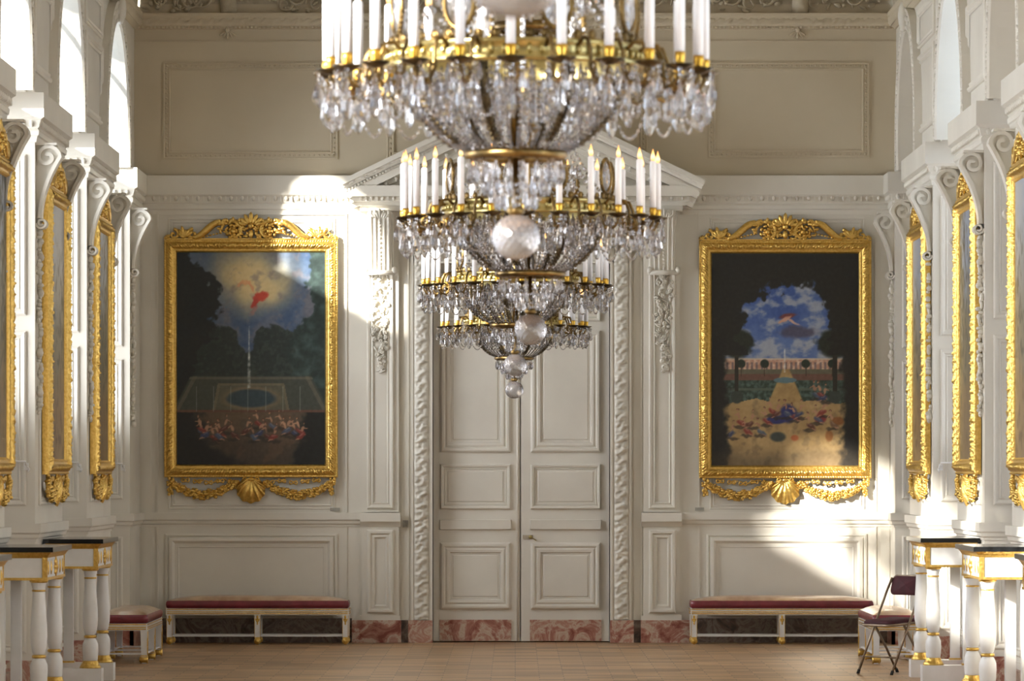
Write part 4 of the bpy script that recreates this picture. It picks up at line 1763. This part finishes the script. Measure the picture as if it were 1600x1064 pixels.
def bowl_r(z):
    t = max(0, min(1, -z / .285))
    return .15 + .245 * max(0.0, 1 - t * t) ** .7


def make_chandelier():
    root = thing('chandelier', '', 'chandelier')
    # z = 0 is the plane of the drip pans
    pol = lambda r, a, z: (r * cos(a), r * sin(a), z)
    mb = MB()
    mb.lathe([(.45, .02), (.475, .02), (.485, .03), (.47, .04), (.47, .08), (.485, .088), (.475, .1), (.45, .1), (.45, .02)], 64)
    for k in range(64):
        a = 2 * pi * k / 64
        mb.ell(pol(.474, a, .06), (.011, .011, .016), 6, 4)
    g = mb.build('gilt_gallery_band', M['brass'], root)
    mb = MB()
    for k in range(48):
        a = 2 * pi * k / 48
        mb.ell(pol(.465, a, .115), (.006, .014, .02), 6, 4, R=Matrix.Rotation(a, 4, 'Z'))
        pts = [pol(.465, a + .035 * sin(t), .1 + .03 * (1 - cos(t)) / 2) for t in [pi * 2 * q / 8 for q in range(9)]]
        mb.tube(pts, .004, 4)
    mb.build('pierced_cresting', M['giltbronze'], g)
    # bottom ring
    mb = MB()
    mb.lathe([(.14, -.275), (.175, -.272), (.188, -.28), (.192, -.292), (.186, -.304), (.165, -.312), (.13, -.31), (.14, -.275)], 48)
    mb.lathe([(0, -.292), (.06, -.29), (.14, -.288), (.14, -.292), (0, -.30)], 32)
    mb.build('lower_ring', M['giltbronze'], root)
    # ribs
    for k in range(8):
        a = 2 * pi * (k + .5) / 8
        mb = MB()
        P = []
        for i in range(19):
            z = -.275 * i / 18 + .02
            P.append(pol(bowl_r(z) + .012, a, z))
        mb.tube(P, .005, 6)
        for i in range(18):
            p = Vector(P[i]); q = Vector(P[i + 1])
            c = (p + q) / 2
            for s in (-1, 1):
                t = Vector((-sin(a), cos(a), 0)) * s * .011
                mb.ell(tuple(c + t), (.007, .007, .012), 5, 4)
        mb.build('bowl_rib', M['darkbronze'], root)
    # bead net of the bowl
    mb = MB()
    for k in range(48):
        a = 2 * pi * (k + .5) / 48
        z = .01
        while z > -.27:
            z2 = z - .021
            p = Vector(pol(bowl_r(z), a, z)); q = Vector(pol(bowl_r(z2), a, z2))
            step = (q - p).length
            if step > .035: z2 = z - .008; q = Vector(pol(bowl_r(z2), a, z2)); step = (q - p).length
            lozenge(mb, (p + q) / 2, q - p, .0085, step * .52)
            z = z2
    o = mb.build('crystal_bead_net', M['crystal_bowl'], root); o['kind'] = 'stuff'
    # pendants hung in rows around and inside the bowl
    mb = MB()
    for (r, z, n_, ln, wd) in ((.44, .02, 44, .075, .034), (.405, -.03, 36, .07, .034), (.36, -.10, 32, .065, .032), (.30, -.02, 28, .10, .036), (.22, -.05, 22, .10, .036), (.14, -.06, 14, .11, .036), (.30, -.14, 24, .06, .03)):
        for k in range(n_):
            a = 2 * pi * (k + .37 * (r * 10 % 1)) / n_
            bead(mb, pol(r, a, z + .012), .012)
            pendant(mb, pol(r, a, z), ln, wd, 6, ph=a)
    o = mb.build('bowl_crystal', M['crystal'], root); o['kind'] = 'stuff'
    # lower cascade
    mb = MB()
    for (r, z, n_, ln, wd) in ((.165, -.315, 20, .085, .034), (.115, -.36, 16, .085, .032), (.07, -.415, 10, .08, .03)):
        for k in range(n_):
            a = 2 * pi * (k + .2) / n_
            bead(mb, pol(r, a, z + .01), .011)
            pendant(mb, pol(r, a, z), ln, wd, 6, ph=a)
    for k in range(8):    # strings converging to the stem
        a = 2 * pi * k / 8
        for i in range(8):
            t = i / 7
            bead(mb, pol(.155 * (1 - t) ** .7 + .02, a, -.33 - .17 * t), .010)
    o = mb.build('lower_crystal_cascade', M['crystal'], root); o['kind'] = 'stuff'
    # finial ball
    mb = MB()
    mb.lathe([(0, -.30), (.012, -.30), (.012, -.47), (.03, -.485), (.034, -.50), (.02, -.512), (0, -.514)], 12)
    st = mb.build('stem', M['giltbronze'], root)
    mb = MB()
    R0, nu_, nv_ = .085, 96, 44
    vs = []; fs = []
    for j in range(nv_ + 1):
        th = pi * j / nv_
        for i in range(nu_):
            ph = 2 * pi * i / nu_
            d = 1 + .05 * abs(sin(9 * ph + 7 * th)) * sin(th) + .025 * abs(sin(9 * ph - 8 * th)) * sin(th) - .035
            vs.append((R0 * d * sin(th) * cos(ph), R0 * d * sin(th) * sin(ph), -.592 - R0 * d * cos(th)))
    for j in range(nv_):
        for i in range(nu_):
            k = (i + 1) % nu_
            fs.append((j * nu_ + i, j * nu_ + k, (j + 1) * nu_ + k, (j + 1) * nu_ + i))
    mb.smooth = True
    mb.add(vs, fs)
    mb.build('glass_ball', M['ball'], root)
    # arms with drip pans, candles, pendants
    for k in range(NC):
        a = 2 * pi * (k + .5) / NC
        R = Matrix.Rotation(a, 4, 'Z')
        inner = k % 2
        mb = MB(R)
        dz = .0
        P = [(.465, 0, .07), (.50, 0, .10), (.535, 0, .095), (.555, 0, .05), (.56, 0, -.01), (.585, 0, -.055), (.63, 0, -.072), (.67, 0, -.055), (.69, 0, -.02), (.69, 0, .0)]
        Q = []
        for i in range(len(P) - 1):      # smooth the S
            for t in (0, .5):
                p0, p1 = P[i], P[i + 1]
                Q.append(tuple(p0[c] + (p1[c] - p0[c]) * t for c in range(3)))
        Q.append(P[-1])
        mb.tube(Q, [.0085 - .002 * i / len(Q) for i in range(len(Q))], 6)
        spiral_pts = [(.575 + .035 * (1 - i / 16) * cos(i * .55 + 2), .0, -.005 + .035 * (1 - i / 16) * sin(i * .55 + 2)) for i in range(14)]
        mb.tube(spiral_pts, .0048, 5)
        mb.ell((.60, 0, -.06), (.03, .012, .012), 6, 4)
        arm = mb.build('arm', M['giltbronze'], root)
        mb = MB(R @ Matrix.Translation((.69, 0, 0)))
        mb.lathe([(0, -.012), (.014, -.012), (.03, -.006), (.052, .006), (.054, .010), (.05, .012), (.022, .004), (0, .006)], 16)
        mb.build('drip_pan', M['darkbronze'], arm)
        mb = MB(R @ Matrix.Translation((.69, 0, 0)))
        mb.lathe([(0, .005), (.016, .006), (.016, .02), (.019, .035), (.0195, .056), (0, .056)], 14)
        mb.build('candle_cup', M['nozzle'], arm)
        mb = MB(R @ Matrix.Translation((.69, 0, 0)))
        mb.lathe([(0, .04), (.0172, .04), (.0172, .30), (.012, .308), (0, .308)], 14)
        cd = mb.build('candle', M['candle'], root)
        mb = MB(R @ Matrix.Translation((.69, 0, .306)))
        mb.lathe([(0, 0), (.008, .004), (.0125, .016), (.011, .03), (.005, .05), (0, .068)], 10)
        mb.build('flame', M['flame'], cd)
        # hanging drops of this arm
        T0 = R @ Matrix.Translation((.69, 0, 0))
        mb = MB(T0)
        bead(mb, (0, 0, -.03), .015); bead(mb, (0, 0, -.052), .009)
        pendant(mb, (0, 0, -.06), .13, .052, 8)
        mb.build('crystal_pendant', M['crystal'], root)
        mb = MB(T0)
        for q in range(3):
            b = 2 * pi * (q + .5 * (k % 2)) / 3
            p = (.05 * cos(b), .05 * sin(b), -.004)
            bead(mb, (p[0], p[1], p[2] - .008), .011)
            bead(mb, (p[0], p[1], p[2] - .026), .008)
            pendant(mb, (p[0], p[1], p[2] - .034), .085, .038, 6, ph=b)
        pendant(mb, (-.11, .0, -.075), .09, .04, 6)
        bead(mb, (-.11, 0, -.068), .012)
        mb.build('crystal_drops', M['crystal'], root)['kind'] = 'stuff'
        mb = MB(T0)
        ang = 2 * pi / NC
        p0 = Vector((0, 0, -.05)); p1 = Vector((.69 * cos(ang) - .69, .69 * sin(ang), -.05))
        for i in range(1, 14):
            t = i / 14
            p = p0.lerp(p1, t); p.z -= .145 * 4 * t * (1 - t)
            t2 = min(1, t + .02); p2 = p0.lerp(p1, t2); p2.z -= .145 * 4 * t2 * (1 - t2)
            lozenge(mb, p, p2 - p, .0075, .0125)
        mb.build('crystal_festoon', M['crystal'], root)['kind'] = 'stuff'
    # upright crystal medallions
    for k in range(8):
        a = 2 * pi * (k + .28) / 8
        R = Matrix.Rotation(a, 4, 'Z') @ Matrix.Translation((.455, 0, .225))
        mb = MB(R)
        mb.tube([(0, .058 * cos(t), .088 * sin(t)) for t in [2 * pi * q / 28 for q in range(28)]], .0095, 8, closed=True)
        for t in [2 * pi * q / 28 for q in range(28)]:
            mb.ell((0, .066 * cos(t), .097 * sin(t)), (.007, .007, .007), 5, 4)
        mb.tube([(0, 0, -.088), (0, 0, -.125)], .008, 6)
        for s in (-1, 1):
            mb.tube([(0, s * .0, -.10), (0, s * .03, -.12), (0, s * .05, -.105), (0, s * .045, -.09)], .006, 5)
        md = mb.build('oval_medallion', M['giltbronze'], root)
        mb = MB(R)
        vs = [(.014, 0, 0)]; fs = []
        nn = 16
        for q in range(nn):
            t = 2 * pi * q / nn; vs.append((.010, .026 * cos(t), .04 * sin(t)))
        for q in range(nn):
            t = 2 * pi * (q + .5) / nn; vs.append((0, .055 * cos(t), .084 * sin(t)))
        for q in range(nn):
            t = 2 * pi * q / nn; vs.append((-.010, .026 * cos(t), .04 * sin(t)))
        vs.append((-.014, 0, 0))
        for q in range(nn):
            w = (q + 1) % nn
            fs += [(0, 1 + q, 1 + w), (1 + q, 1 + nn + q, 1 + w), (1 + w, 1 + nn + q, 1 + nn + w)]
            fs += [(1 + 3 * nn, 1 + 2 * nn + w, 1 + 2 * nn + q), (1 + 2 * nn + q, 1 + 2 * nn + w, 1 + nn + q), (1 + 2 * nn + w, 1 + nn + w, 1 + nn + q)]
        mb.add(vs, fs)
        mb.build('faceted_lens', M['crystal'], md)
    # top: stem, crown and crystal tent
    mb = MB()
    mb.lathe([(0, -.28), (.02, -.28), (.02, .0), (.05, .03), (.035, .07), (.018, .12), (.018, .45), (.05, .5), (.06, .55), (.03, .62), (.018, .68), (.018, 1.15), (0, 1.15)], 16)
    mb.build('centre_shaft', M['giltbronze'], root)
    mb = MB()
    mb.lathe([(.18, 1.02), (.205, 1.02), (.215, 1.045), (.2, 1.07), (.18, 1.07), (.18, 1.02)], 40)
    mb.lathe([(.02, 1.04), (.19, 1.035), (.19, 1.05), (.02, 1.055)], 24)
    mb.build('crown', M['giltbronze'], root)
    mb = MB()
    for k in range(18):
        a = 2 * pi * k / 18
        for i in range(34):
            t = i / 33
            r = .12 + .30 * (1 - t) ** 2.6 + .08 * t ** 4
            bead(mb, pol(r, a, .11 + .91 * t), .011, n=5)
    for (r, z, n_) in ((.2, 1.0, 24), (.26, .30, 20), (.17, .55, 14)):
        for k in range(n_):
            a = 2 * pi * k / n_
            pendant(mb, pol(r, a, z), .08, .034, 6, ph=a)
    o = mb.build('crystal_tent', M['crystal'], root); o['kind'] = 'stuff'
    return root


def hang(root, top):
    mb = MB()
    mb.tube([(0, 0, 1.14), (0, 0, top)], .012, 8)
    mb.lathe([(0, top), (.07, top), (.05, top - .05), (.012, top - .08)][::-1], 16)
    mb.build('suspension_rod', M['giltbronze'], root)


ch = make_chandelier()
ch['group'] = 'row of crystal chandeliers down the gallery'
index_kids()
CH = [
    (806, 427, 1.452, 'large blurred crystal chandelier nearest the view, its candles cut by the top edge'),
    (829, 288, 1.368, 'second crystal chandelier from the front, lit candles against the pediment'),
    (805, 207, 1.402, 'third crystal chandelier, between the second one and the smallest one'),
    (803.5, 164, 1.378, 'smallest farthest crystal chandelier, its ball hanging lowest before the door panels'),
    (805, 913, 1.452, 'chandelier above the view of which only the blurred glass ball at the top edge shows'),
]
allch = []
for i, (px, sc, h, lab) in enumerate(CH):
    o = ch if i == 0 else copy_tree(ch)
    y = F / sc
    o.location = ((px - 805) / sc, y, CAMZ + h)
    o.rotation_euler = (0, 0, [.105, .087, .2, .026, .05][i])
    o['label'] = lab
    allch.append(o)
for o in allch:
    hang(o, CEIL - o.location.z)

# ------------------------------------------------------------------ lights, world
sun = bpy.data.lights.new('sun', 'SUN')
sun.energy = 17.0; sun.angle = radians(2.0); sun.color = (1.0, 0.95, 0.86)
so = bpy.data.objects.new('sun', sun); col.objects.link(so)
so.rotation_euler = Vector((1.04, 1.0, -.56)).to_track_quat('-Z', 'Y').to_euler()
so.location = (-20, 20, 20)

w = bpy.data.worlds.new('World'); bpy.context.scene.world = w
w.use_nodes = True
bg = w.node_tree.nodes['Background']
bg.inputs[0].default_value = (0.72, 0.85, 1.0, 1)
bg.inputs[1].default_value = 2.0

# ------------------------------------------------------------------ camera
cam = bpy.data.cameras.new('camera')
cam.sensor_width = 36.0
cam.lens = F / 1600.0 * 36.0
cam.shift_x = -5 / 1600.0
cam.shift_y = (738 - 532) / 1600.0
cam.clip_end = 200
cam.dof.use_dof = True
cam.dof.focus_distance = 48.0
cam.dof.aperture_fstop = 9.0
co = bpy.data.objects.new('camera', cam); col.objects.link(co)
co.location = (0, 0, CAMZ)
co.rotation_euler = (pi / 2, 0, 0)
sc = bpy.context.scene
sc.camera = co
sc.view_settings.view_transform = 'Standard'
sc.view_settings.look = 'None'
sc.view_settings.exposure = 0.54
sc.view_settings.gamma = 1.0
sc.view_settings.use_curve_mapping = False
cy = sc.cycles
cy.max_bounces = 12
cy.diffuse_bounces = 5
cy.glossy_bounces = 4
cy.transmission_bounces = 10
cy.transparent_max_bounces = 16
cy.caustics_reflective = False
cy.caustics_refractive = False
cy.sample_clamp_indirect = 6.0
cy.use_denoising = True
cy.use_adaptive_sampling = True
cy.adaptive_threshold = 0.02
